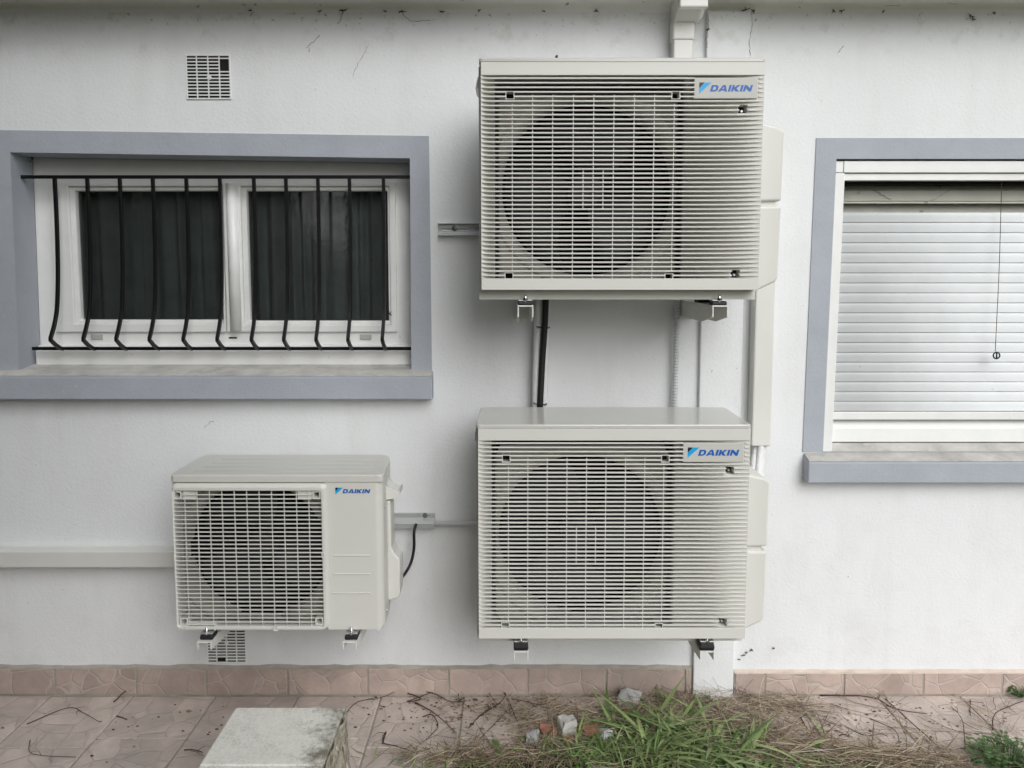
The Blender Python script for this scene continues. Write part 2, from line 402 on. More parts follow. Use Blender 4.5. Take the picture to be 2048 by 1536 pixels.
xj = onz(269, 1389, 0)[0]                                    # a joint of the paving seen at the foot of the wall
k0 = math.ceil((TER_X0 - xj) / TP)
cols = [xj + k * TP for k in range(k0, 60) if xj + k * TP < TER_X1]
for ci, x in enumerate(cols[:-1]):
    y = -.30 if (ci % 2) else -.355
    lay(x, x + TP, y, -.014)
    while y - TP > TER_Y - .01:
        lay(x, x + TP, y - TP, y); y -= TP

# ================================================================== HOUSE
house = thing('house', 'white rendered house wall with blue-grey window surrounds and overhanging eaves', 'house', (0, 0, 0))
TOP = 2.70
H1 = [at(22, 305, 0), at(820, 317, 0), at(823, 742, 0), at(40, 742, 0)]            # left opening: tl, tr, br, bl
H2 = [at(1672, 318, 0), None, None, at(1645, 903, 0)]                               # right opening
H2[1] = (2.52, H2[0][1]); H2[2] = (2.52, H2[3][1])
XL, XR = -5.0, 5.0
b = MB()
def face(pts): b.add([(x, 0, z) for x, z in pts], [tuple(range(len(pts)))])
for hl, hr, left, right in ((H1, H1, XL, None), (H2, H2, None, XR)): pass
face([(XL, -.1), (H1[3][0], -.1), H1[3], H1[0], (H1[0][0], TOP), (XL, TOP)])
face([H1[0], H1[1], (H1[1][0], TOP), (H1[0][0], TOP)])
face([(H1[3][0], -.1), (H1[2][0], -.1), H1[2], H1[3]])
face([(H1[2][0], -.1), (H2[3][0], -.1), H2[3], H2[0], (H2[0][0], TOP), (H1[1][0], TOP), H1[1], H1[2]])
face([H2[0], H2[1], (H2[1][0], TOP), (H2[0][0], TOP)])
face([(H2[3][0], -.1), (H2[2][0], -.1), H2[2], H2[3]])
face([(H2[2][0], -.1), (XR, -.1), (XR, TOP), (H2[1][0], TOP), H2[1], H2[2]])
b.box(XL, XR, .42, .45, -.1, TOP)                                                   # inner leaf, closes the wall
b.box(XL - .02, XL, 0, .45, -.1, TOP); b.box(XR, XR + .02, 0, .45, -.1, TOP)
b.build('wall', 'plaster_white', house)
# eaves: soffit with a rounded cove where it meets the wall, fascia and roof
EAVE = .17
prof = [(0, TOP - .012)] + [(-.03 * (1 - math.cos(t)), TOP - .012 + .03 * math.sin(t)) for t in [R(20), R(45), R(70)]] + [(-.035, TOP + .018), (-EAVE, TOP + .045), (-EAVE, TOP + .30), (.45, TOP + .62), (.45, TOP + .1), (.0, TOP + .1)]
MB().loft([[(x, y, z) for y, z in prof] for x in (XL - .3, XR + .3)]).build('soffit', 'eave_paint', house)
MB().box(XL - .3, XR + .3, -EAVE - .025, -EAVE - .001, TOP + .02, TOP + .22).build('fascia_board', 'white_pvc', house, .004)

def ring(bm_, outer, inner, y0, y1, mi=0):
    """flat ring between two 4-corner outlines in XZ, extruded y0..y1"""
    n = len(outer)
    vs = [(x, y0, z) for x, z in outer] + [(x, y0, z) for x, z in inner] + [(x, y1, z) for x, z in outer] + [(x, y1, z) for x, z in inner]
    fs = []
    for i in range(n):
        j = (i + 1) % n
        fs += [(i, j, n + j, n + i), (2 * n + i, 3 * n + i, 3 * n + j, 2 * n + j), (i, 2 * n + i, 2 * n + j, j), (n + i, n + j, 3 * n + j, 3 * n + i)]
    return bm_.add(vs, fs, mi)
def q(px0, px1, py0, py1, Y):
    """rectangle from pixel limits on plane Y -> x0, x1, z0, z1"""
    x0, _ = at(px0, (py0 + py1) / 2, Y); x1, _ = at(px1, (py0 + py1) / 2, Y)
    _, z1 = at(1024, py0, Y); _, z0 = at(1024, py1, Y)
    return x0, x1, z0, z1
def rect(x0, x1, z0, z1): return [(x0, z1), (x1, z1), (x1, z0), (x0, z0)]

# ---- left window
S1 = [(-2.055, 2.254), at(858, 272, -.004), at(864, 752, -.004), (-2.035, 1.30)]
win = MB()
FY = .135
F1o = [(H1[0][0] - .0, H1[0][1] - .0), H1[1], H1[2], H1[3]]
F1i = rect(*q(107, 788, 368, 660, FY))
win = ring(MB(), F1o, F1i, FY, FY + .07).build('window', 'white_pvc', house, .003)
# painted surround and splayed reveal are one coat of render
S1[2] = (S1[2][0], H1[2][1] - .0006); S1[3] = (S1[3][0], H1[3][1] - .0006)
sb = ring(MB(), S1, H1, -.005, FY)
sb.build('window_surround', 'grey_blue_paint', house, .002)
sx0, sx1 = S1[3][0] - .02, at(864, 770, -.06)[0]
zt, zb = at(400, 754, -.06)[1], at(400, 799, -.06)[1]
MB().loft([[(x, -.062, zb), (x, -.062, zt), (x, .0, H1[3][1] + .001), (x, .0, zb)] for x in (sx0, sx1)]).build('window_sill', 'grey_blue_paint', house, .004)
MB().loft([[(x, -.058, zt + .0055), (x, .0, H1[3][1] + .006), (x, .0, H1[3][1] + .003), (x, -.058, zt + .0025)] for x in (sx0 + .004, sx1 - .004)]).build('sill_weathering', 'sill_top', house)
MB().loft([[(x, 0, H1[3][1] + .005), (x, FY, H1[3][1] + .022), (x, FY, H1[3][1] - .02), (x, 0, H1[3][1] - .02)] for x in (H1[3][0] + .001, H1[2][0] - .001)]).build('sill_weathering', 'sill_top', house)
# threshold board under the frame
x0, x1, z0, z1 = q(80, 822, 700, 731, .105)
MB().box(H1[3][0] + .012, H1[2][0] - .01, .085, FY + .02, z0 + .004, z1).build('threshold', 'white_pvc', win, .003)
MB().box(H1[3][0] + .012, H1[2][0] - .01, .10, FY + .02, z1 + .001, z1 + .02).build('threshold', 'white_pvc', win, .006)
MB().box(H1[3][0] + .005, H1[2][0] - .005, .11, FY + .03, z0 - .012, z0 + .003).build('shadow_gap', 'shadow_gap', win)
def sash(o, i, g, y):
    s = ring(MB(), rect(*o), rect(*i), y, y + .06)
    s = s.build('sash', 'white_pvc', win, .004)
    bd = ring(MB(), rect(i[0] - .001, i[1] + .001, i[2] - .001, i[3] + .001), rect(*g), y + .012, y + .05).build('glazing_bead', 'white_pvc', win, .005)
    MB().box(g[0] - .01, g[1] + .01, y + .035, y + .04, g[2] - .01, g[3] + .01).build('pane', 'obscure_glass', win)
SY = .122
sash(q(104, 447, 364, 664, SY), q(142, 444, 372, 648, SY), q(152, 440, 381, 640, SY), SY)
sash(q(449, 792, 364, 664, SY), q(484, 780, 372, 650, SY), q(494, 775, 381, 642, SY), SY)
x0, x1, z0, z1 = q(452, 476, 366, 662, SY - .02)
MB().tube([((x0 + x1) / 2, SY + .004, z0), ((x0 + x1) / 2, SY + .004, z1)], (x1 - x0) / 2, 16).build('mullion_cover', 'white_pvc', win)
for pxa in ((183, 206), (720, 743)):
    x0, x1, z0, z1 = q(*pxa, 669, 679, FY)
    MB().box(x0, x1, FY - .006, FY + .002, z0, z1).build('drain_cap', 'grey_cap', win, .002)
x0, x1, z0, z1 = q(458, 474, 674, 677, FY)
MB().box(x0, x1, FY - .002, FY + .002, z0, z1).build('drain_slot', 'shadow_gap', win)

cu = MB(); NCU = 160
for (cx0, cx1) in ((-1.80, -1.15), (-1.09, -.45)):
    row = lambda z: [(cx0 + (cx1 - cx0) * i / NCU, .235 + .018 * math.sin(i * .42 + math.sin(i * .11) * 1.5) + .008 * math.sin(i * .17), z) for i in range(NCU + 1)]
    MB().loft([row(1.40), row(2.14)], cap=False, closed=False, smooth=True).build('curtain', 'curtain', win)
MB().box(-2.0, -.3, .40, .415, 1.2, 2.25).build('room_shade_board', 'shadow_gap', win)  # near-black board, its colour stands for the unlit room
# ---- burglar bars in front of the left window
gy = .055
gx0, gz_t = at(43, 354, gy); gx1 = H1[1][0] + .01
_, gz_b = at(440, 697, gy)
bars = thing('window_grille', 'black wrought iron burglar bars bowed out at the foot, across the left window', 'window bars', (-1.15, gy, gz_b))
hb = .0065
MB().box(gx0, gx1, gy - .006, gy + .006, gz_t - hb, gz_t + hb).build('rail', 'black_iron', bars, .001)
MB().box(H1[3][0] + .02, gx1 + .002, gy - .006, gy + .006, gz_b - hb, gz_b + hb).build('rail', 'black_iron', bars, .001)
tops = [110, 175, 240, 306, 373, 440, 508, 572, 636, 699, 767]
hgt = gz_t - gz_b
prof = [(0, 1.0), (0, .8), (-.004, .6), (-.010, .45), (-.018, .34), (-.030, .23), (-.052, .145), (-.080, .072), (-.082, .062), (-.052, .03), (-.024, .008), (-.004, -.004)]
path = smooth_path([(0, y, z * hgt) for y, z in prof[:8]], 4) + [Vector((0, y, z * hgt)) for y, z in prof[8:]]
rings = []
for i, p in enumerate(path):
    d = (path[min(i + 1, len(path) - 1)] - path[max(0, i - 1)]).normalized(); nn = Vector((0, d.z, -d.y))
    rings.append([tuple(p + Vector((sx * .0062, 0, 0)) + nn * (sy * .0062)) for sx, sy in ((-1, -1), (1, -1), (1, 1), (-1, 1))])
xs = [at(t, 372, gy)[0] for t in tops]
ob = MB().loft([[(xs[0] + x, gy + y, gz_b + z) for x, y, z in r] for r in rings]).build('bar', 'black_iron', bars, .001)
for x in xs[1:]:
    o = share(ob, 'bar', bars, bars.location + Vector((x - xs[0], 0, 0)))
    o.modifiers.new('bevel', 'BEVEL').width = .001

# ---- right window with roller shutter
SH0x = H2[0][0]; WXR = 2.50
rw = part('window', house)
S2 = [at(1633, 276, -.004), (2.62, at(1633, 276, -.004)[1]), (2.62, H2[3][1] - .0006), (at(1605, 914, -.004)[0], H2[3][1] - .0006)]
ring(MB(), S2, [H2[0], (2.52, H2[0][1]), (2.52, H2[3][1]), H2[3]], -.005, .20).build('window_surround', 'grey_blue_paint', house, .002)
zt, zb = at(1800, 925, -.06)[1], at(1800, 966, -.06)[1]
zw = at(1800, 884, .05)[1]
e0 = at(1606, 912, 0)[0]
MB().loft([[(x, -.062, zb), (x, -.062, zt), (x, .0, H2[3][1] - .012), (x, .0, zb)] for x in (e0, 2.66)]).build('window_sill', 'grey_blue_paint', house, .004)
MB().loft([[(x, -.058, zt + .006), (x, .0, H2[3][1] - .006), (x, .0, H2[3][1] - .009), (x, -.058, zt + .003)] for x in (e0 + .003, 2.657)]).build('sill_weathering', 'sill_top', house)
MB().loft([[(x, -.004, H2[3][1] - .0065), (x, .046, zw - .003), (x, .12, zw + .0), (x, .12, H2[3][1] - .05), (x, -.004, H2[3][1] - .05)] for x in (H2[3][0] - .0, WXR)]).build('sill_weathering', 'sill_top', house)
sh = thing('roller_shutter', 'white roller shutter with its slats lowered over the right window', 'shutter', (1.8, .03, 1.0))
x0, _, z0, z1 = q(1688, 2048, 322, 345, .004)
MB().box(x0, WXR, .004, .03, z0, z1).build('shutter_box', 'white_pvc', sh, .002)
xa, xb_, za, zc = q(1672, 1687, 322, 345, .004)
MB().box(H2[0][0] + .002, x0 - .0015, .006, .03, z0, z1).build('end_cap', 'white_pvc', sh, .002)
x0b, _, zq0, zq1 = q(1685, 2048, 347, 361, .012)
MB().box(x0b, WXR, .014, .04, zq0 + .008, zq1).build('shutter_box', 'white_pvc', sh, .002)
MB().box(x0b, WXR, .009, .04, zq0, zq0 + .0075).build('shutter_box', 'white_pvc', sh, .002)
MB().box(x0b, WXR, .05, .10, zq0 - .012, zq0 + .03).build('shadow_gap', 'shadow_gap', sh)
MB().box(H2[0][0] - .0, WXR, .05, .15, z1 - .002, H2[0][1] + .0).build('shadow_gap', 'shadow_gap', sh)
zg0 = at(1650, 903, .01)[1]
gt, gb = at(1667, 348, .008)[0], at(1642, 903, .008)[0]
gw = .040
MB().loft([[(gt, y, z0 - .002) if i == 0 else None for i, y in ()] or
           [(gt + .004, .006, z0 - .002), (gt + .004 + gw, .006, z0 - .002), (gt + .004 + gw, .05, z0 - .002), (gt + .004, .05, z0 - .002)],
           [(gb + .003, .006, zg0), (gb + .003 + gw, .006, zg0), (gb + .003 + gw, .05, zg0), (gb + .003, .05, zg0)]]).build('guide_rail', 'white_pvc', sh, .0025)
# slats
SLY = .055
zs_bot = at(1800, 822, SLY)[1]; zs_top = at(1800, 425, SLY)[1]
NS = 20; ph = (zs_top - zs_bot) / NS
sl_x0 = gb + .015
def slat_profile(h):
    return [(0, 0), (-.004, .001), (-.0040, h * .10), (-.0046, h * .35), (-.0046, h * .62), (-.0038, h * .88), (-.001, h * .98), (.004, h * 1.0), (.006, h * .5), (.004, 0)]
so = MB(); so.loft([[(x, SLY + y, zs_bot + z) for y, z in slat_profile(ph)] for x in (sl_x0, WXR)])
so = so.build('slat', 'shutter_pvc', sh)
for p in so.data.polygons: p.use_smooth = len(p.vertices) == 4 and abs(p.normal.x) < .5
for k in range(1, NS): share(so, 'slat', sh, sh.location + Vector((0, 0, k * ph)))
x0, _, z0, z1 = q(1660, 2048, 824, 839, SLY - .012)
MB().box(sl_x0, WXR, SLY - .016, SLY + .01, z0, z1).build('bottom_rail', 'white_pvc', sh, .002)
# frame of the window below and above the shutter
x0, _, z0, z1 = q(1660, 2048, 842, 883, .05)
zm = at(1800, 857, .05)[1]
MB().loft([[(x, .075, z1 + .004), (x, .048, zm), (x, .044, zw + .0015), (x, .12, zw + .0015), (x, .12, z1 + .004)] for x in (sl_x0, WXR)]).build('frame', 'white_pvc', rw, .002)
MB().box(sl_x0, WXR, .085, .12, z1 + .004, z1 + .012).build('shadow_gap', 'shadow_gap', rw)
for (pa, pb, y) in ((363, 381, .125), (381, 402, .11), (403, 407, .098), (408, 428, .14)):
    x0, _, z0, z1 = q(1660, 2048, pa, pb, y)
    MB().box(sl_x0 + .01, WXR, y, .2, z0, z1).build('head_rail', 'old_pvc', rw, .001)
MB().box(sl_x0, WXR, .19, .21, .95, 2.2).build('shadow_gap', 'shadow_gap', rw)
# pull cord
a, c_ = at(2013, 362, .0), at(1993, 703, -.01)
cord = thing('pull_cord', 'thin dark cord with a small ring hanging in front of the roller shutter', 'cord', (c_[0], -.01, c_[1]))
MB().tube(smooth_path([(a[0], .03, a[1] + .01), ((a[0] + c_[0]) / 2 + .002, .012, (a[1] + c_[1]) / 2), (c_[0], -.002, c_[1])], 6), .0012, 6).build('cord', 'twig_brown', cord)
cz = at(1993, 711, -.002)
MB().tube([(cz[0] + .0125 * math.cos(t), -.002, cz[1] + .0125 * math.sin(t)) for t in [i * 2 * math.pi / 20 for i in range(21)]], .0028, 8).build('pull_ring', 'tube_black', cord)
MB().tube([(cz[0], -.003, cz[1] - .012), (cz[0], -.003, cz[1] + .012)], .003, 6).build('toggle', 'tube_black', cord)

# ---- pilaster boxing in an old pipe
pl0, pl1 = .728, .895
pil = [at(1415, 20, -.02)[0], at(1502, 20, -.02)[0]]
MB().box(pil[0], pil[1], -.022, .002, -.1, TOP - .012).build('pilaster', 'plaster_white', house, .004)

# ---- skirting tiles along the foot of the wall
SKY = -.016
def skirt(px_list, pyt, z_fix=None, cap='mortar'):
    xs = [at(p, 1360, SKY)[0] if isinstance(p, (int, float)) and p > -5000 else p for p in px_list]
    return xs
zsk = at(500, 1337, SKY)[1]
def tiles(xs, zt):
    for a, c in zip(xs[:-1], xs[1:]):
        g = .004
        mb = MB().box(a + g, c - g, SKY + random.uniform(-.0015, .0015), -.001, .004, zt)
        mb.build('skirting_tile', 'skirting_stone', house, .0025, 1)
lx = [at(p, 1360, SKY)[0] for p in (109, 272, 412, 575, 735, 897, 1055, 1212, 1369, 1383)]
lx = [lx[0] - .315 * k for k in range(9, 0, -1)] + lx
tiles(lx, .113)
rx = [at(p, 1362, SKY)[0] for p in (1469, 1530, 1688, 1847, 2005)]
rx = rx + [rx[-1] + .31 * k for k in range(1, 8)]
tiles(rx, .094)
MB().box(lx[0], lx[-1], -.012, -.0005, -.05, .116).build('skirting_mortar', 'mortar', house)
MB().loft([[(x, -.015 + J, .1135), (x, -.010 + J * .5, .118 + J), (x, -.0, .123 + J), (x, 0, .1135)] for x, J in [(lx[0] + (lx[-1] - lx[0]) * i / 120, random.uniform(-.003, .0035)) for i in range(121)]]).build('skirting_mortar', 'mortar', house)
MB().box(rx[0], rx[-1], -.012, -.0005, -.05, .098).build('skirting_mortar', 'mortar', house)
MB().loft([[(x, -.016, .0945), (x, -.013 + J, .097 + J), (x, -.0, .105 + J), (x, 0, .0945)] for x, J in [(rx[0] + (rx[-1] - rx[0]) * i / 90, random.uniform(-.0015, .0015)) for i in range(91)]]).build('skirting_mortar', 'mortar_peach', house)

# ---- hairline cracks and cobweb threads on the render under the eaves
random.seed(11)
def thread(pts, wpx, Y=-.0015, n=6):
    P = [(at(x, y, Y)) for x, y in pts]
    path = smooth_path([(x, Y, z) for x, z in P], n)
    path = [p + Vector((random.uniform(-.003, .003), 0, random.uniform(-.002, .002))) for p in path]
    MB().tube(path, [wpx / 513 / 2 * random.uniform(.25, .75) for _ in path], 4).build('crack', 'crack_grey', house)
thread([(612, 96), (624, 86), (640, 69)], 1.6)
thread([(706, 152), (716, 128), (731, 103), (737, 88)], 1.2)
thread([(676, 48), (682, 38), (686, 22)], 1.8)
thread([(805, 24), (815, 38), (828, 42), (860, 41)], 1.4)
thread([(620, 96), (618, 103)], 1.6); thread([(500, 32), (508, 22)], 2)
thread([(1417, 30), (1416, 55), (1413, 80), (1414, 95)], 2.2, -.024)
thread([(1503, 22), (1503, 50), (1500, 80), (1500, 112)], 1.6, -.023)
thread([(1676, 105), (1682, 97), (1688, 92)], 1.8)
thread([(1770, 11), (1800, 11)], 1.2, -.03); thread([(1893, 6), (1915, 8)], 1.2, -.03)
thread([(1740, 376), (1752, 382), (1768, 392), (1783, 400)], 1.6, .105)
thread([(1862, 400), (1875, 396), (1898, 380)], 1.2, .105)
thread([(408, 856), (418, 846), (428, 842)], 1.6)
def clump(px, py, r, Y=-.004):
    x, z = at(px, py, Y); mb = MB()
    for k in range(5):
        a = random.uniform(0, 6.28); L = r / 513 * random.uniform(.5, 1.2)
        mb.tube([(x, Y, z), (x + L * math.cos(a) * .6, Y - .003, z + L * math.sin(a) * .3), (x + L * math.cos(a), Y - .001, z + L * math.sin(a) * .7)], [.002, .0015, .0005], 4)
    mb.build('cobweb', 'twig_brown', house)
for p in ((687, 21, 9), (803, 23, 10), (884, 23, 6), (958, 21, 5), (1192, 22, 6), (1491, 20, 12), (1506, 22, 9), (1668, 22, 7), (1683, 22, 7), (1766, 23, 6), (1941, 32, 9), (1945, 38, 7), (1988, 26, 5), (500, 21, 5), (640, 22, 6), (1416, 60, 6), (770, 22, 5), (1087, 22, 4), (66, 318, 8), (58, 324, 6), (468, 655, 8), (779, 628, 9), (1487, 1310, 5), (1493, 1305, 4), (1503, 1300, 6), (1546, 1296, 4), (1478, 1318, 4)):
    clump(*p, Y=(.115 if 280 < p[1] < 700 else -.004 if p[0] not in (1491, 1506, 1416) else -.026))

# ================================================================== WALL VENTS
def vent(name, label, px0, px1, py0, py1, rows, colsn, gaps, Y=-.002):
    x0, x1, z0, z1 = q(px0, px1, py0, py1, Y)
    t = thing(name, label, 'vent', ((x0 + x1) / 2, 0, z0), 'square wall vents')
    f = .006
    ring(MB(), rect(x0, x1, z0, z1), rect(x0 + f, x1 - f, z0 + f, z1 - f), Y - .003, Y + .001).build('vent_frame', 'white_pvc', t, .0015)
    MB().box(x0 + .003, x1 - .003, -.0012, -.0005, z0 + .003, z1 - .003).build('duct', 'shadow_gap', t)  # flat dark sheet, colours in the shade inside the vent
    p = (z1 - z0 - f) / rows
    for k in range(1, rows):
        z = z0 + f / 2 + k * p; segs = [(x0 + f, x1 - f)]
        for gx0_, gx1_, gr0, gr1 in gaps:
            if gr0 <= k <= gr1:
                A, B = x0 + (x1 - x0) * gx0_, x0 + (x1 - x0) * gx1_
                segs = [(x0 + f, A), (B, x1 - f)]
        for A, B in segs:
            if B - A > .004: MB().loft([[(x, Y - .004, z + .0022), (x, Y - .004, z - .0022), (x, Y - .0006, z - .0012), (x, Y - .0006, z + .0035)] for x in (A, B)]).build('slat', 'white_pvc', t)
    for k in range(1, colsn):
        x = x0 + (x1 - x0) * k / colsn
        lo, hi = z0 + f, z1 - f
        for gx0_, gx1_, gr0, gr1 in gaps:
            if gx0_ < k / colsn < gx1_:
                hi = z0 + f / 2 + gr0 * p if gr1 > rows * .5 else hi
        MB().box(x - .0022, x + .0022, Y - .0035, Y - .0008, lo, hi).build('divider', 'white_pvc', t)
    return t, x0, x1, z0, z1
t, x0, x1, z0, z1 = vent('wall_vent', 'square white wall vent with a broken corner, above the left window', 372, 462, 109, 199, 13, 4, [(.76, .97, 9, 11)])
xc, zc = at(418, 155, -.008); MB().tube([(xc, -.009, zc), (xc, -.003, zc)], .009, 12, smooth=False).build('knob', 'white_pvc', t, .002)
t, x0, x1, z0, z1 = vent('wall_vent', 'square white wall vent low on the wall under the small unit', 413, 493, 1246, 1326, 13, 4, [(.27, .47, 1, 1)])
xc, zc = at(453, 1285, -.008); MB().tube([(xc, -.009, zc), (xc, -.003, zc)], .008, 12, smooth=False).build('knob', 'white_pvc', t, .002)

# ================================================================== LOGO
GL = {  # flat letter pieces on a unit-height grid (no overlaps)
 'D': (1.0, [[(0, 0), (.30, .24), (.30, .76), (0, 1)], [(0, 1), (.30, .76), (.58, .76), (.70, 1)], [(.70, 1), (.58, .76), (.70, .64), (1.0, .76)], [(1.0, .76), (.70, .64), (.70, .36), (1.0, .24)],
             [(1.0, .24), (.70, .36), (.58, .24), (.70, 0)], [(.70, 0), (.58, .24), (.30, .24), (0, 0)]]),
 'A': (1.16, [[(-.04, 0), (.29, 0), (.37, .17), (.44, .40), (.58, .74), (.58, 1), (.40, 1)], [(1.2, 0), (.58, 1), (.58, .74), (.72, .40), (.79, .17), (.87, 0)], [(.37, .17), (.79, .17), (.72, .40), (.44, .40)]]),
 'I': (.31, [[(0, 0), (.31, 0), (.31, 1), (0, 1)]]),
 'K': (1.06, [[(0, 0), (.30, 0), (.30, 1), (0, 1)], [(.30, .50), (.64, .5), (1.06, 1), (.66, 1), (.30, .62)], [(.30, .38), (.66, 0), (1.08, 0), (.64, .5), (.30, .5)]]),
 'N': (1.12, [[(0, 0), (.29, 0), (.29, 1), (0, 1)], [(.83, 0), (1.12, 0), (1.12, 1), (.83, 1)], [(.29, 1), (.29, .52), (.83, 0), (.83, .48)]]),
}
GL['A'][1][1] = [(1.2, 0), (.76, 1), (.58, 1), (.58, .74), (.72, .40), (.79, .17), (.87, 0)]
def logo(parent, x0, z0, hh, wid, icon, y):
    """icon = (x0, x1, z0, z1); word from x0, baseline z0, cap height hh, total width wid"""
    mb = MB(); th = .0005
    def slab(pts, mi):
        n = len(pts)
        mb.add([(x, y - th, z) for x, z in pts] + [(x, y, z) for x, z in pts],
               [tuple(range(n)), tuple(range(2 * n - 1, n - 1, -1))] + [(i, (i + 1) % n, n + (i + 1) % n, n + i) for i in range(n)], mi)
    word = 'DAIKIN'; tot = sum(GL[c][0] for c in word) + .13 * (len(word) - 1) + .26
    k = wid / (tot * hh); cx = 0
    for c in word:
        wd, polys = GL[c]
        for p in polys: slab([(x0 + (cx + u + .26 * v) * hh * k, z0 + v * hh) for u, v in p], 2)
        cx += wd + .13
    a0, a1, b0, b1 = icon; sx, sz = (a1 - a0), (b1 - b0)
    slab([(a0, b1), (a0 + .44 * sx, b1), (a0, b1 - .5 * sz)], 0)
    slab([(a0 + .46 * sx, b1), (a1, b1), (a0, b0), (a0, b1 - .52 * sz)], 1)
    return mb.build('logo', ['logo_black', 'logo_cyan', 'logo_blue'], parent)

def fan_set(root, cx, cz, rad, yp, hole, plate, chamber_back, twist=0):
    """panel with a round mouth, dark chamber, hub and blades"""
    x0, x1, z0, z1 = plate; N = 72
    mb = MB(); ang = [2 * math.pi * i / N for i in range(N)]
    def hit(t):
        c, s_ = math.cos(t), math.sin(t); k = 1e9
        if c > 1e-6: k = min(k, (x1 - cx) / c)
        if c < -1e-6: k = min(k, (x0 - cx) / c)
        if s_ > 1e-6: k = min(k, (z1 - cz) / s_)
        if s_ < -1e-6: k = min(k, (z0 - cz) / s_)
        return (cx + c * k, cz + s_ * k)
    def cr(r, y): return [(cx + r * math.cos(t), y, cz + r * math.sin(t)) for t in ang]
    outer = [(hit(t)[0], yp, hit(t)[1]) for t in ang]
    def clampr(r, y): return [(min(max(cx + r * math.cos(t), x0), x1), y, min(max(cz + r * math.sin(t), z0), z1)) for t in ang]
    rr = [outer, clampr(rad * 1.17, yp), clampr(rad * 1.165, yp + .004), clampr(rad * 1.15, yp + .004), clampr(rad * 1.145, yp - .001), clampr(rad * 1.10, yp + .002), cr(rad * 1.04, yp + .012), cr(rad * 1.01, yp + .028), cr(rad, yp + .05), cr(rad, yp + .085)]
    mb.loft(rr, cap=False, smooth=True)
    pn = mb.build('fan_mouth', 'fan_panel', root)
    ch = MB()
    d0, d1 = yp + .055, chamber_back
    xs = (x0, x1); 
    ch.add([(x0, d0, z0), (x1, d0, z0), (x1, d0, z1), (x0, d0, z1), (x0, d1, z0), (x1, d1, z0), (x1, d1, z1), (x0, d1, z1)], [(4, 5, 6, 7), (0, 1, 5, 4), (1, 2, 6, 5), (2, 3, 7, 6), (3, 0, 4, 7)])
    ch.build('fan_chamber', 'chamber_shade', root)  # lining painted near-black for the shade inside
    fy = yp + .095
    hub = MB(); hub.tube([(cx, fy - .03, cz), (cx, fy - .028, cz), (cx, fy + .05, cz)], [rad * .15, rad * .2, rad * .23], 24)
    hub = hub.build('fan', 'fan_plastic', root)
    for k in range(3):
        a0 = twist + k * 2 * math.pi / 3; vs, fs = [], []
        nr, na = 6, 8
        for i in range(nr):
            r = rad * (.2 + .76 * i / (nr - 1)); sweep = R(70 + 18 * i / (nr - 1))
            for j in range(na):
                t = a0 + sweep * j / (na - 1) + .25 * (i / (nr - 1)) ** 2
                vs.append((cx + r * math.cos(t), fy - .02 + .07 * j / (na - 1), cz + r * math.sin(t)))
        for i in range(nr - 1):
            for j in range(na - 1): fs.append((i * na + j, i * na + j + 1, (i + 1) * na + j + 1, (i + 1) * na + j))
        o = MB().add(vs, fs, 0, True).build('blade', 'fan_plastic', hub)
        o.modifiers.new('solidify', 'SOLIDIFY').thickness = .003

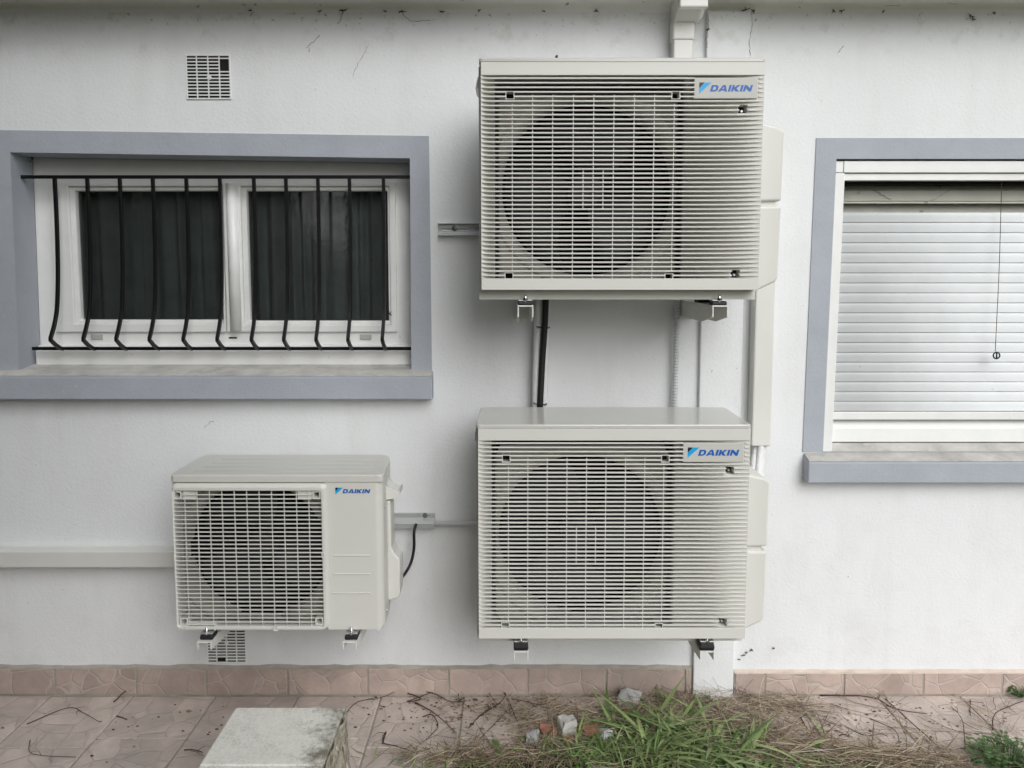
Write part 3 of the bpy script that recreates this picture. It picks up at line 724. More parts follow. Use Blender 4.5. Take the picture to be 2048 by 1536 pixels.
# ================================================================== LARGE OUTDOOR UNITS
UF = -.50                                     # front plane of the large units
U_XL, U_XR, U_ZB, U_ZT = -.099, .800, 1.656, 2.389
def big_unit(label, dx, dz, fan_dz=0):
    root = thing('air_conditioner', label, 'air conditioner', ((U_XL + U_XR) / 2 + dx, UF + .2, U_ZB - .033 + dz), 'large outdoor air conditioning units')
    xl, xr, zb, zt = U_XL + dx, U_XR + dx, U_ZB + dz, U_ZT + dz
    def A(px, py, Y=UF):
        x, z = at(px, py, Y); return x + dx, z + dz
    ox0, ox1 = A(989, 300)[0], A(1373, 300)[0]
    gz1, gz0 = A(1024, 150)[1], A(1024, 557)[1]
    yb = UF + .06                              # the grille panel is 6 cm thick
    D = .040
    def ry(x):                                 # depth of the sunk panel behind the slats
        if x <= ox0: return UF + .0012 + D * .8 * (x - xl) / (ox0 - xl)
        return UF + .0012 + D * (xr - x) / (xr - ox1)
    g = MB()
    g.box(xl, xr, UF, yb, gz1, zt - .0135); g.box(xl, xr, UF, yb, zb, gz0)
    rec = [A(1487, 217), A(1472, 548)]; hw, hh = .013, .0125
    g.add(*[[(x, y, z) for z in (gz0, gz1) for x, y in ((xl, ry(xl)), (ox0, ry(ox0)), (ox0, yb), (xl, yb))], [(0, 1, 5, 4), (1, 2, 6, 5), (3, 0, 4, 7), (0, 3, 2, 1), (4, 5, 6, 7)]])
    def rp(a, c, z0, z1):
        vs = [(x, y, z) for z in (z0, z1) for x, y in ((a, ry(a)), (c, ry(c)), (c, yb), (a, yb))]
        g.add(vs, [(0, 1, 5, 4), (1, 2, 6, 5), (2, 3, 7, 6), (3, 0, 4, 7), (0, 3, 2, 1), (4, 5, 6, 7)])
    zc = gz0
    for rx_, rz_ in sorted(rec, key=lambda p: p[1]):
        rp(ox1, xr, zc, rz_ - hh); rp(ox1, rx_ - hw, rz_ - hh, rz_ + hh); rp(rx_ + hw, xr, rz_ - hh, rz_ + hh); zc = rz_ + hh
    rp(ox1, xr, zc, gz1)
    gr = g.build('front_grille', 'unit_plastic', root, .0022)
    # badge plate
    bx0, bz1 = A(1389, 155); bx1, bz0 = A(1515, 197)
    pl = MB().box(bx0, bx1, UF + .0006, UF + .024, bz0, bz1).build('badge', 'badge_plate', root, .002)
    ix0, iz1 = A(1280 + 537 / 4.518, 745 / 4.518); ix1, iz0 = A(1280 + 645 / 4.518, 845 / 4.518)
    wx0, wz0 = A(1280 + 632 / 4.518, 826 / 4.518); wx1, wz1 = A(1280 + 1022 / 4.518, 768 / 4.518)
    logo(pl, wx0, wz0, wz1 - wz0, wx1 - wx0, (ix0, ix1, iz0, iz1), UF + .0004)
    # screw recesses over the open part
    holes = [A(1020, 190), A(1352, 190), A(1018, 553), A(1338, 555)]
    for hx, hz in holes:
        ring(MB(), rect(hx - .014, hx + .014, hz - .0125, hz + .0125), rect(hx - .0115, hx + .0115, hz - .011, hz + .011), UF + .001, UF + .04).add(
            [(hx - .0135, UF + .039, hz - .0115), (hx + .0135, UF + .039, hz - .0115), (hx + .0135, UF + .039, hz + .0115), (hx - .0135, UF + .039, hz + .0115)], [(0, 1, 2, 3)], 1).build('screw_recess', ['unit_plastic', 'chamber_shade'], gr)  # back sheet painted near-black for the shade in the hole
    for hx, hz in rec:
        MB().box(hx - hw, hx + hw, UF + .045, UF + .05, hz - hh, hz + hh).build('screw_recess', 'rubber', gr)  # rubber black reused as painted shade at the back of the hole
        MB().tube([(hx + .003, UF + .028, hz - .003), (hx + .003, UF + .046, hz - .003)], .004, 10).build('screw', 'bracket_galv', gr)
    # slats: 45 rows, cut where the badge and the recesses stand
    NR = 45; pitch = (gz1 - gz0) / (NR + .35); protos = {}
    for k in range(NR):
        z = gz1 - pitch * (k + .68); cuts = []
        if bz0 - .004 < z < bz1 + .003: cuts.append((bx0 + .001, bx1 + .004))
        for hx, hz in holes:
            if abs(z - hz) < .0115: cuts.append((hx - .0125, hx + .0125))
        for hx, hz in rec:
            if abs(z - hz) < .013: cuts.append((hx - hw, hx + hw))
        segs, a = [], xl + .003
        for c0, c1 in sorted(cuts): segs.append((a, c0)); a = c1
        segs.append((a, xr - .003))
        for A0, A1 in segs:
            if A1 - A0 < .004: continue
            key = (A0, A1)
            if key in protos:
                o, z_0 = protos[key]; share(o, 'slat', gr, parent_origin(gr) + Vector((0, 0, z - z_0))); continue
            st = sorted({A0, A1} | {x for x in (ox0 - .001, ox0 + .001, ox1 - .001, ox1 + .001) if A0 < x < A1})
            rings = []
            for x in st:
                bk = UF + .0085 if ox0 < x < ox1 else max(ry(x) + .002, UF + .004)
                mdp = min(.004, (bk - UF) * .6)
                rings.append([(x, UF + .0003 + y, z + zz) for y, zz in ((0, -.0015), (0, .0016), (min(.0013, mdp * .4), .0027), (mdp, .0029), (bk - UF, .0018), (bk - UF, -.0016), (mdp, -.0027), (min(.0013, mdp * .4), -.0024))])
            o = MB().loft(rings).build('slat', 'unit_plastic', gr); protos[key] = (o, z)
    # thin upright wires tying the slats together
    zt5 = gz1 - pitch * 4.2
    v0 = None
    for i, p in enumerate((1024.6, 1065, 1105, 1146, 1186.5, 1226.7, 1267, 1307, 1346.5)):
        x = A(p, 375)[0]; top = zt5 - (pitch * 2 if i in (0, 8) else 0); bot = gz0 + (pitch * 1.8 if i in (0, 8) else .0)
        MB().box(x - .0012, x + .0012, UF + .004, UF + .0095, bot, top).build('upright_wire', 'unit_plastic', gr)
    for p in (1166.5, 1206.5):
        x = A(p, 375)[0]; z1_, z0_ = A(1, 337)[1], A(1, 419)[1]
        MB().box(x - .0012, x + .0012, UF + .004, UF + .0095, z0_, z1_).build('upright_wire', 'unit_plastic', gr)
    # fan behind
    fx, fz = A(1176, 378, UF + .12); fz += fan_dz
    fan_set(root, fx, fz, .290, UF + .105, None, (ox0 + .012, ox1 - .008, gz0 - .02, gz1 - .038), UF + .31, twist=.6 + dz)
    # cabinet behind the panel
    c = MB(); bx0_, bx1_, b0, b1, z0_, z1_ = xl - .009, xr + .005, UF + .052, UF + .325, zb - .033, zt - .014
    c.box(bx0_, ox0 - .006, b0, b1, z0_, z1_); c.box(ox1 + .022, bx1_, b0, b1, z0_, z1_)
    c.box(ox0 - .006, ox1 + .022, b0, b1, z0_, gz0 - .021); c.box(ox0 - .006, ox1 + .022, b0, b1, gz1 + .016, z1_)
    c.box(ox0 - .006, ox1 + .022, b1 - .003, b1, gz0 - .021, gz1 + .016)
    c = c.build('cabinet', 'unit_metal', root, 0)
    for px in (1080, 1335):
        sx_, sz_ = A(px, 589, b0); MB().tube([(sx_, b0 - .0015, sz_), (sx_, b0 + .002, sz_)], .004, 10).build('screw', 'unit_metal', c)
    # lid
    def rr(x0, x1, y0, y1, r, z, n=4):
        pts = []
        for cx, cy, a in ((x1 - r, y0 + r, -90), (x1 - r, y1 - r * 2.4, 0), (x0 + r, y1 - r * 2.4, 90), (x0 + r, y0 + r, 180)):
            k = 2.4 if cy > (y0 + y1) / 2 else 1
            for i in range(n + 1):
                t = R(a + 90 * i / n); pts.append((cx + r * math.cos(t), cy + r * k * math.sin(t), z))
        return pts
    L = [rr(xl - .006, xr + .002, UF - .001, UF + .325, .012, zt - .0125), rr(xl - .006, xr + .002, UF - .001, UF + .325, .012, zt - .004),
         rr(xl - .0048, xr + .0008, UF + .0003, UF + .324, .012, zt - .0012), rr(xl - .002, xr - .002, UF + .003, UF + .321, .012, zt)]
    MB().loft(L, smooth=False).build('lid', 'lid_metal', root)
    # valve cover on the right side
    yv = UF + .075
    def pz(px, py): x, z = at(px, py, yv); return x + dx, z + dz
    xo = bx1_ - .002
    top = [(xo, pz(1533, 243)[1]), (pz(1562, 254)[0] - .006, pz(1562, 254)[1]), (pz(1569, 262)[0], pz(1569, 262)[1]), (pz(1563, 402)[0], pz(1563, 402)[1]), (xo, pz(1563, 403)[1])]
    bot = [(xo, pz(1563, 412)[1]), (pz(1563, 412)[0], pz(1563, 412)[1]), (pz(1556, 556)[0], pz(1556, 556)[1]), (pz(1551, 564)[0], pz(1551, 564)[1]), (xo, pz(1515, 586)[1])]
    vc = MB().prism(top, yv, UF + .27).build('valve_cover', 'unit_plastic', root, .008, 3)
    MB().prism(bot, yv, UF + .27).build('valve_cover', 'unit_plastic', root, .008, 3)
    zg1, zg0 = pz(1563, 402)[1], pz(1563, 412)[1]
    MB().box(xo, pz(1555, 407)[0] - .004, yv + .012, UF + .26, zg0 - .01, zg1 + .01).build('grip_groove', 'unit_plastic', vc)
    # carrying handle on the left side
    hz = zt - .05
    MB().loft([[(bx0_ + .001, y, hz - .03), (bx0_ - .014 * k, y, hz - .02), (bx0_ - .010 * k, y, hz + .004), (bx0_ + .001, y, hz + .022)] for y, k in ((UF + .08, .5), (UF + .12, 1), (UF + .22, 1), (UF + .26, .5))]).build('handle', 'unit_metal', root, .002)
    return root
big_unit('large outdoor unit with slatted front hanging high on the wall, above its twin', 0, 0)
lx_, lz_ = at(957, 849, UF)
LDX, LDZ = -.013, lz_ - U_ZT
big_unit('large outdoor unit with slatted front and glossy lid, low on the wall under its twin', LDX, LDZ, -.03)

# ================================================================== SMALL OUTDOOR UNIT
SF = -.42
def small_unit():
    xl, zt_ = at(341, 949, SF); xr = at(765, 960, SF)[0]; zb = at(500, 1259, SF)[1]; zl = at(500, 964, SF)[1]
    yb = -.13
    root = thing('air_conditioner', 'small outdoor unit with square grille and plain right panel, left of the pair', 'air conditioner', ((xl + xr) / 2, SF + .14, zb))
    gx0, gx1, gz0, gz1 = q(346, 656, 969, 1258, SF)
    gx0 = xl + .008
    def rrect(x0, x1, z0, z1, r, y, n=5):
        pts = []
        for cx, cz, a in ((x1 - r, z1 - r, 0), (x0 + r, z1 - r, 90), (x0 + r, z0 + r, 180), (x1 - r, z0 + r, 270)):
            for i in range(n + 1):
                t = R(a + 90 * i / n); pts.append((cx + r * math.cos(t), y, cz + r * math.sin(t)))
        return pts
    c = MB()
    # plain panel with a rounded right edge
    r = .028; arc = [(xr - r + r * math.sin(R(t)), SF + r - r * math.cos(R(t))) for t in range(0, 91, 6)]
    outl = [(gx1 - .004, SF)] + arc + [(xr - .002, SF + .10), (xr - .020, yb), (gx1 - .004, yb)]
    bot = [(x, y, zb + (.010 if x > xr - .012 else 0)) for x, y in outl]
    c.loft([bot, [(x, y, zl) for x, y in outl]])
    c.box(xl, gx0, SF + .012, yb, zb, zl); c.box(gx0, gx1 - .0045, SF + .01, yb, zb - .0, zb + .004); c.box(gx0, gx1 - .0045, SF + .006, yb, gz1 + .0, zl - .0005)
    c.box(gx0, gx1 - .0045, yb - .003, yb, zb + .0045, gz1)
    cab = c.build('cabinet', 'unit_plastic', root, 0)
    # raised frame round the grille
    i0 = q(352, 646, 980, 1250, SF)
    fr = MB().loft([rrect(gx0 - .006, gx1 + .004, zb + .001, gz1 + .006, .016, SF + .008), rrect(gx0 - .005, gx1, zb + .003, gz1 + .004, .016, SF - .002), rrect(gx0, gx1 - .008, zb + .006, gz1 - .007, .014, SF - .013),
                    rrect(i0[0] + .000, i0[1] + .002, i0[2] - .002, i0[3] + .002, .010, SF - .013), rrect(i0[0] + .004, i0[1], i0[2], i0[3], .008, SF - .010), rrect(i0[0] + .008, i0[1] - .002, i0[2] + .002, i0[3] - .002, .007, SF + .012)], cap=False, smooth=False)
    fr = fr.build('front_grille', 'unit_plastic', root, .0015)
    x0, x1, z0, z1 = i0
    NR = 33; p = (z1 - z0) / NR; pro = {}
    corner = [(x0 + .016, z1 - .017, 1), (x1 - .016, z1 - .016, -1), (x0 + .022, z0 + .014, 1), (x1 - .016, z0 + .016, -1)]
    tray = (at(374, 1250, SF)[0], at(434, 1250, SF)[0], at(400, 1244, SF)[1])
    for k in range(1, NR):
        z = z0 + k * p; a, e = x0 + .003, x1 - .001
        for cx, cz, s in corner:
            if abs(z - cz) < .017:
                if s > 0: a = max(a, cx + .016)
                else: e = min(e, cx - .016)
        if z < tray[2] + .002: a = tray[1] + .004
        key = (round(a, 4), round(e, 4))
        if key in pro:
            o, zz = pro[key]; share(o, 'slat', fr, parent_origin(fr) + Vector((0, 0, z - zz))); continue
        pr = [(0, -.0010), (0, .0012), (.0015, .0021), (.007, .0014), (.007, -.001), (.0015, -.0018)]
        o = MB().loft([[(x, SF - .010 + y, z + zz) for y, zz in pr] for x in (a, e)]).build('slat', 'unit_plastic', fr); pro[key] = (o, z)
    nv = 12
    for k in range(nv):
        x = at(375 + 24.6 * k, 1110, SF)[0]
        if x > x1 - .004: continue
        lo, hi = z0, z1
        if x < tray[1]: lo = tray[2]
        MB().box(x - .0011, x + .0011, SF - .007, SF - .002, lo, hi).build('upright_wire', 'unit_plastic', fr)
    for cx, cz, s in corner:
        ring(MB(), rect(cx - .014, cx + .014, cz - .014, cz + .014), rect(cx - .009, cx + .009, cz - .009, cz + .010), SF - .008, SF + .03).add(
            [(cx - .013, SF + .028, cz - .013), (cx + .013, SF + .028, cz - .013), (cx + .013, SF + .028, cz + .013), (cx - .013, SF + .028, cz + .013)], [(0, 1, 2, 3)], 1).build('screw_recess', ['unit_plastic', 'rubber'], fr, .001)  # back sheet takes the rubber black as painted shade of the recess
        if cz > (z0 + z1) / 2:
            MB().box(cx + s * .016 - (0 if s > 0 else .05), cx + s * .016 + (.05 if s > 0 else 0), SF - .002, SF + .004, cz - .013, cz + .013).build('clip_plate', 'unit_plastic', fr, .001)
    # cut-out for the foot at the lower left
    tx0, tx1, tz = tray
    tm = MB().box(tx0, tx1, SF - .013, SF + .02, tz - .006, tz).box(tx0, tx0 + .006, SF - .0128, SF + .02, zb + .002, tz - .0062).box(tx1 - .006, tx1, SF - .0128, SF + .02, zb + .002, tz - .0062)
    tm.box(tx0 + .0065, tx1 - .0065, SF + .006, SF + .012, zb + .004, tz - .0065)
    tm.build('foot_cutout', 'unit_plastic', fr, .0015)
    for px, py, w_, h_ in ((646, 1110, .010, .018), (551, 1257, .016, .016)):
        hx, hz = at(px, py, SF - .014)
        ring(MB(), rect(hx - w_ / 2, hx + w_ / 2, hz - h_ / 2, hz + h_ / 2), rect(hx - w_ / 4, hx + w_ / 4, hz - h_ / 3, hz + h_ / 3), SF - .018, SF - .006).add(
            [(hx - w_ / 3, SF - .0125, hz - h_ / 3), (hx + w_ / 3, SF - .0125, hz - h_ / 3), (hx + w_ / 3, SF - .0125, hz + h_ / 3), (hx - w_ / 3, SF - .0125, hz + h_ / 3)], [(0, 1, 2, 3)], 1).build('hook', ['unit_plastic', 'rubber'], fr, .001)
    fx, fz = at(512, 1106, SF + .08)
    fan_set(root, fx, fz, .250, SF + .065, None, (gx0 + .001, gx1 - .006, zb + .006, gz1 - .002), yb - .01, twist=1.1)
    # grooves pressed into the plain panel
    for py in (1111, 1148, 1186):
        a, z = at(666, py, SF); e, _ = at(741, py, SF)
        MB().box(a, e, SF - .0022, SF + .002, z - .0028, z + .0028).build('pressed_rib', 'unit_plastic', cab, .002)
    ix0, iz1 = at(590 + 365 / 4.519, 890 + 385 / 4.519, SF); ix1, iz0 = at(590 + 436 / 4.519, 890 + 446 / 4.519, SF)
    wx0, wz0 = at(590 + 430 / 4.519, 890 + 435 / 4.519, SF); wx1, wz1 = at(590 + 683 / 4.519, 890 + 398 / 4.519, SF)
    logo(cab, wx0, wz0, wz1 - wz0, wx1 - wx0, (ix0, ix1, iz0, iz1), SF - .0008)
    # lid with a folded skirt and pressed lines
    def rr(x0, x1, y0, y1, r, z, n=4):
        pts = []
        for cx, cy, a, k in ((x1 - r, y0 + r, -90, 1), (x1 - .062, y1 - .045, 0, .045 / r), (x0 + .03, y1 - .03, 90, .03 / r), (x0 + r, y0 + r, 180, 1)):
            for i in range(n + 1):
                t = R(a + 90 * i / n); pts.append((cx + k * r * math.cos(t), cy + k * r * math.sin(t), z))
        return pts
    X0, X1, Y0, Y1 = xl - .002, xr + .003, SF - .004, yb
    lid = MB().loft([rr(X0, X1, Y0, Y1, .016, zl + .0012), rr(X0, X1, Y0, Y1, .016, zt_ - .005), rr(X0 + .002, X1 - .002, Y0 + .002, Y1 - .002, .016, zt_ - .0014), rr(X0 + .006, X1 - .006, Y0 + .006, Y1 - .006, .016, zt_)]).build('lid', 'unit_metal', root)
    for i in range(4):
        y = SF + .045 + i * .055
        MB().tube([(xl + .06 + i * .012, y, zt_ - .0008), (xr - .05 + i * .004, y, zt_ - .0008)], .0017, 8).build('pressed_rib', 'unit_metal', lid)
    # pipe cover and handle on the right side
    Yc = SF + .09
    def c8(u, v): return at(590 + u / 4.519, 890 + v / 4.519, Yc)
    xs = xr - .003
    body = [(xs, c8(800, 500)[1]), c8(862, 512), c8(868, 700), c8(872, 930), c8(900, 985), c8(942, 1030), c8(950, 1060), c8(948, 1350), c8(930, 1388), (xs, c8(800, 1412)[1])]
    hand = [(xs, c8(800, 345)[1]), c8(815, 342), c8(860, 380), c8(925, 418), c8(948, 396), c8(950, 440), c8(930, 478), c8(850, 488), (xs, c8(800, 500)[1] + .002)]
    MB().prism(body, Yc, Yc + .085).build('pipe_cover', 'unit_plastic', root, .006, 2)
    MB().prism(hand, Yc - .005, Yc + .07).build('handle', 'unit_plastic', root, .003, 2)
    for u, v in ((800, 200), (772, 435), (775, 555), (775, 1490)):
        y = SF + .10 if v < 300 else SF + .05
        z = at(590 + u / 4.519, 890 + v / 4.519, y)[1]
        MB().tube([(xr - .001, y, z), (xr + .003, y, z)], .004, 8).build('screw', 'chrome', cab)
    return root
small_unit()
# ================================================================== BRACKETS
def arm(parent, x, ytip, zt, w, h, m):
    """U channel, open below, its flanges cut away towards the tip"""
    t = .0045
    mb = MB()
    mb.box(x - w / 2, x + w / 2, ytip, -.012, zt - t, zt)
    for s in (-1, 1):
        xo, xi = x + s * w / 2, x + s * (w / 2 - t)
        a, c = min(xo, xi), max(xo, xi)
        pr = [(ytip, zt - t - .0002), (ytip, zt - h * .62), (ytip + .14, zt - h), (-.012, zt - h), (-.012, zt - t - .0002)]
        mb.loft([[(xx, y, z) for y, z in pr] for xx in (a, c)])
    mb.build('arm', m, parent, .0012)
    MB().box(x - w / 2 - .004, x + w / 2 + .004, -.0125, -.006, zt - h - .01, zt + .0).build('arm_plate', m, parent, .001)
def mount(parent, x, y, zt, zu, w=.05):
    """rubber block, steel plate and bolt between arm and unit foot"""
    h = zu - zt
    rb = MB().loft([[(x - w * k, y - .022 * k2, z), (x + w * k, y - .022 * k2, z), (x + w * k, y + .022 * k2, z), (x - w * k, y + .022 * k2, z)] for k, k2, z in ((.46, 1, zt + .0003), (.5, 1.1, zt + h * .3), (.44, .9, zt + h * .72))]).build('rubber_mount', 'rubber', parent, .003)
    MB().box(x - w * .47, x + w * .47, y - .021, y + .021, zt + h * .73, zt + h * .73 + .003).build('steel_plate', 'bracket_galv', rb, .001)
    MB().tube([(x, y - .017, zt + h * .4), (x, y - .017, zu + .016)], .0050, 10).build('bolt', 'chrome', rb)
    MB().tube([(x, y - .017, zt + h * .73 + .003), (x, y - .017, zt + h * .73 + .009)], .0090, 6, smooth=False).build('nut', 'chrome', rb)
def rail(parent, x0, x1, z0, z1, slots, m='bracket_galv'):
    y0, y1 = -.006, -.003; mb = MB(); hs_ = .0045; zm = (z0 + z1) / 2
    mb.box(x0, x1, y0, y1, zm + hs_, z1); mb.box(x0, x1, y0, y1, z0, zm - hs_)
    a = x0
    for s0, s1 in slots: mb.box(a, s0, y0, y1, zm - hs_ + .0001, zm + hs_ - .0001); a = s1
    mb.box(a, x1, y0, y1, zm - hs_ + .0001, zm + hs_ - .0001)
    mb.box(x0, x1, -.026, -.0062, z1 - .003, z1); mb.box(x0, x1, -.026, -.0062, z0, z0 + .003)
    mb.box(x0, x1, -.0262, -.0235, z0 + .0032, z0 + .011)
    return mb.build('rail', m, parent, .0008)
# upper bracket
zt = at(1052, 611, -.49)[1]
ub = thing('wall_bracket', 'steel wall bracket carrying the upper large unit', 'bracket', (.3, -.2, zt - .06), 'air conditioner wall brackets')
rx0, rx1, rz0, rz1 = q(876, 960, 446, 471, -.02)
sl0, sl1 = at(885, 457, 0)[0], at(929, 457, 0)[0]
sl2 = at(951, 457, 0)[0]
rail(ub, rx0, .93 - .17, rz0, rz1, [(sl0, sl1), (sl2, sl2 + .085), (sl2 + .2, sl2 + .285)])
bx, bz = at(909, 456, -.015)
MB().tube([(bx, -.006, bz), (bx, -.0085, bz)], .011, 16, smooth=False).tube([(bx, -.0085, bz), (bx, -.016, bz)], .0085, 6, smooth=False).tube([(bx, -.016, bz), (bx, -.024, bz)], .004, 10).build('bolt', 'chrome', ub)
for px, py in ((1051, 611), (1441, 611)):
    x = at(px, py, -.49)[0]
    arm(ub, x, -.49, zt, .052, .062, 'bracket_paint')
    MB().box(x - .02, x + .02, -.0125, -.0065, zt, rz0 + .002).build('upright', 'bracket_paint', ub, .001)
    mount(ub, x, -.458, zt, U_ZB - .031)
    mount(ub, x, -.25, zt, U_ZB - .033)
# lower bracket
zt2 = at(1042, 1303, -.50)[1]
lb = thing('wall_bracket', 'steel wall bracket carrying the lower large unit', 'bracket', (.3, -.2, zt2 - .06), 'air conditioner wall brackets')
rail(lb, -.05, .72, .78, .83, [(.05, .12), (.4, .47)])
for px in (1042, 1415):
    x = at(px, 1303, -.50)[0]
    arm(lb, x, -.50, zt2, .050, .05, 'bracket_paint')
    MB().box(x - .02, x + .02, -.0125, -.0065, zt2, .782).build('upright', 'bracket_paint', lb, .001)
    mount(lb, x, -.474, zt2, U_ZB + LDZ - .004, .050)
    mount(lb, x, -.25, zt2, U_ZB - .033 + LDZ, .048)
# bracket of the small unit
zt3 = at(408, 1284, -.45)[1]
sb_ = thing('wall_bracket', 'white painted wall bracket carrying the small unit', 'bracket', (-.8, -.2, zt3 - .06), 'air conditioner wall brackets')
za, zm_, zb_ = at(825, 1026, -.01)[1], at(825, 1038, -.02)[1], at(825, 1058, -.045)[1]
xr0, xr1 = -1.0, at(869, 1042, -.03)[0]
MB().loft([[(x, -.001, za), (x, -.010, za), (x, -.010, zm_), (x, -.04, zm_ - .012), (x, -.04, zb_), (x, -.001, zb_)] for x in (xr0, xr1)]).build('rail', 'bracket_galv', sb_, .0012)
bx, bz = at(850, 1031, -.014)
MB().tube([(bx, -.010, bz), (bx, -.012, bz)], .0105, 16, smooth=False).tube([(bx, -.012, bz), (bx, -.017, bz)], .0075, 6, smooth=False).build('bolt', 'chrome', sb_)
MB().box(bx + .008, bx + .02, -.0108, -.0098, bz - .0035, bz + .0035).build('slot', 'grey_cap', sb_, .0005)
for px in (408, 699):
    x = at(px, 1284, -.45)[0]
    arm(sb_, x, -.45, zt3, .05, .045, 'bracket_paint')
    MB().box(x - .02, x + .02, -.0125, -.0065, zt3, zb_ - .002).build('upright', 'bracket_paint', sb_, .001)
    mount(sb_, x + .003, -.415, zt3, at(500, 1259, SF)[1] - .002, .046)
    mount(sb_, x + .003, -.20, zt3, at(500, 1259, SF)[1] - .002, .046)

# ================================================================== TRUNKING, PIPES, CABLES
# trunking that drops from the eaves behind the upper unit
dp = thing('cable_trunking', 'cream plastic trunking bending down from the eaves behind the upper unit', 'trunking', (.67, -.03, 1.8))
x0, x1, _, _ = q(1347, 1386, 80, 110, -.065)
zc1 = at(1366, 80, -.065)[1]; zc2 = at(1366, 44, -.075)[1]
MB().box(x0, x1, -.066, -.002, 1.9, zc1 + .01).build('duct', 'trunking_cream', dp, .006)
MB().box(x0 - .004, x1 + .004, -.071, -.0015, zc1, zc2 + .02).build('elbow', 'trunking_cream', dp, .007, 3)
ex0, ex1 = at(1352, 30, -.09)[0] - .004, at(1410, 20, -.10)[0]
ze = zc2
MB().loft([[(ex0, y, z), (ex1 - .018, y, z), (ex1 - .004, y, z + .012), (ex1, y, z + .03), (ex1, y, z + .10), (ex0, y, z + .10)] for y, z in ((-.003, ze + .012), (-.055, ze + .002), (-.085, ze + .002), (-.11, ze + .018), (-.135, ze + .035))][:]).build('elbow', 'trunking_cream', dp, .005, 3)
MB().box(ex0 + .002, ex1 - .004, -.165, -.1352, TOP - .046, TOP + .02).build('duct', 'trunking_cream', dp, .005)
# trunking down the right side of the large units
rt = thing('cable_trunking', 'cream plastic trunking running down beside the two large units', 'trunking', (1.0, -.03, 1.05))
x0, x1, _, _ = q(1506, 1545, 700, 720, -.065)
zb1 = at(1520, 893, -.065)[1]
MB().box(x0 + .004, x1 + .004, -.066, -.002, zb1, 2.1).build('duct', 'trunking_cream', rt, .006)
MB().box(x0 + .012, x1 - .004, -.060, -.008, zb1 - .0005, zb1 + .01).build('duct_mouth_shade', 'shadow_gap', rt)  # dark plug, its colour stands for the shade inside the open end
# wrapped pipes leaving its lower end
wp = thing('insulated_pipe', 'white wrapped pipes leaving the lower end of the right-hand trunking', 'pipe', ((x0 + x1) / 2, -.05, zb1))
for dx_, dy_ in ((-.012, 0), (.014, -.004), (.002, -.016)):
    pts = [((x0 + x1) / 2 + dx_ + .004, -.035 + dy_, zb1 + .06), ((x0 + x1) / 2 + dx_ + .003, -.04 + dy_, zb1 - .02), ((x0 + x1) / 2 + dx_ - .012, -.07 + dy_, zb1 - .075), ((x0 + x1) / 2 + dx_ - .04, -.15 + dy_, zb1 - .15), ((x0 + x1) / 2 + dx_ - .09, -.24, zb1 - .2)]
    pth = smooth_path(pts, 7)
    MB().tube(pth, [.013 + random.uniform(-.0015, .0015) for _ in pth], 12).build('sleeve', 'insulation_white', wp)
# trunking along the wall at the left
lt = thing('cable_trunking', 'horizontal cream trunking running left from behind the small unit', 'trunking', (-1.7, -.03, at(100, 1135, -.062)[1]))
_, _, z0, z1 = q(0, 345, 1103, 1136, -.062)
MB().box(-3.6, -1.0, -.063, -.002, z0, z1).build('duct', 'trunking_cream', lt, .006, 3)
# grey conduit between the small bracket and the lower unit
cc = at(910, 1047, -.02)
MB_ = MB().tube([(xr1 - .02, -.021, cc[1]), (.2, -.021, cc[1])], .0105, 14).build('conduit', 'conduit_grey')
tag(MB_, 'straight grey conduit running from the small bracket to the lower large unit', 'conduit')
# black cable looping from the rail into the small unit
kp = [(*at(832, 1050, -.042), -.038), (*at(831, 1052, -.06), -.055), (*at(828, 1066, -.072), -.07), (*at(828, 1095, -.075), -.075), (*at(822, 1125, -.085), -.085), (*at(808, 1150, -.12), -.12), (*at(796, 1160, -.20), -.20)]
o = MB().tube(smooth_path([(x, y, z) for x, z, y in kp], 7), .0058, 12).build('power_cable', 'tube_black')
tag(o, 'black cable looping from the wall rail into the side of the small unit', 'cable')
# black tube and white sleeved pipes between the large units
bt = thing('insulated_pipe', 'white sleeved pipes with a black tube strapped on, between the large units', 'pipe', (.12, -.05, 1.2))
def run(pts, r, m, nm, n=14):
    pth = smooth_path([(*[v for v in (at(px, py, y)[0],)], y, at(px, py, y)[1]) for px, py, y in pts], 6)
    return MB().tube(pth, r, n).build(nm, m, bt)
run([(1080, 575, -.06), (1077, 640, -.06), (1074, 720, -.055), (1072, 830, -.05)], .0165, 'insulation_white', 'sleeve')
run([(1095, 575, -.05), (1092, 640, -.05), (1089, 720, -.045), (1087, 830, -.04)], .0155, 'insulation_white', 'sleeve')
run([(1092, 570, -.085), (1090, 640, -.085), (1085, 715, -.078), (1080, 812, -.07), (1079, 835, -.068)], .0122, 'tube_black', 'tube')
for py, dxp in ((655, 0), (809, -6)):
    xa, za_ = at(1074 + dxp, py - 1, -.096); xb2, zb2 = at(1100 + dxp, py + 1, -.096)
    MB().tube([(xa, -.06, za_), (xa + .002, -.092, za_), (xb2 - .004, -.094, zb2), (xb2, -.06, zb2)], .0024, 6).build('cable_tie', 'tube_black', bt)
# ribbed conduit
xc_, zlo = at(1349, 825, -.03)
zhi = at(1349, 590, -.03)[1]; n = 170
pth = [(xc_ + .0015 * math.sin(i / n * 3), -.03, zlo - .02 + (zhi + .02 - zlo + .02) * i / n) for i in range(n + 1)]
o = MB().tube(pth, [.0118 if i % 4 < 2 else .0095 for i in range(n + 1)], 12, smooth=False).build('ribbed_conduit', 'conduit_grey')
tag(o, 'grey ribbed flexible conduit between the two large units', 'conduit')
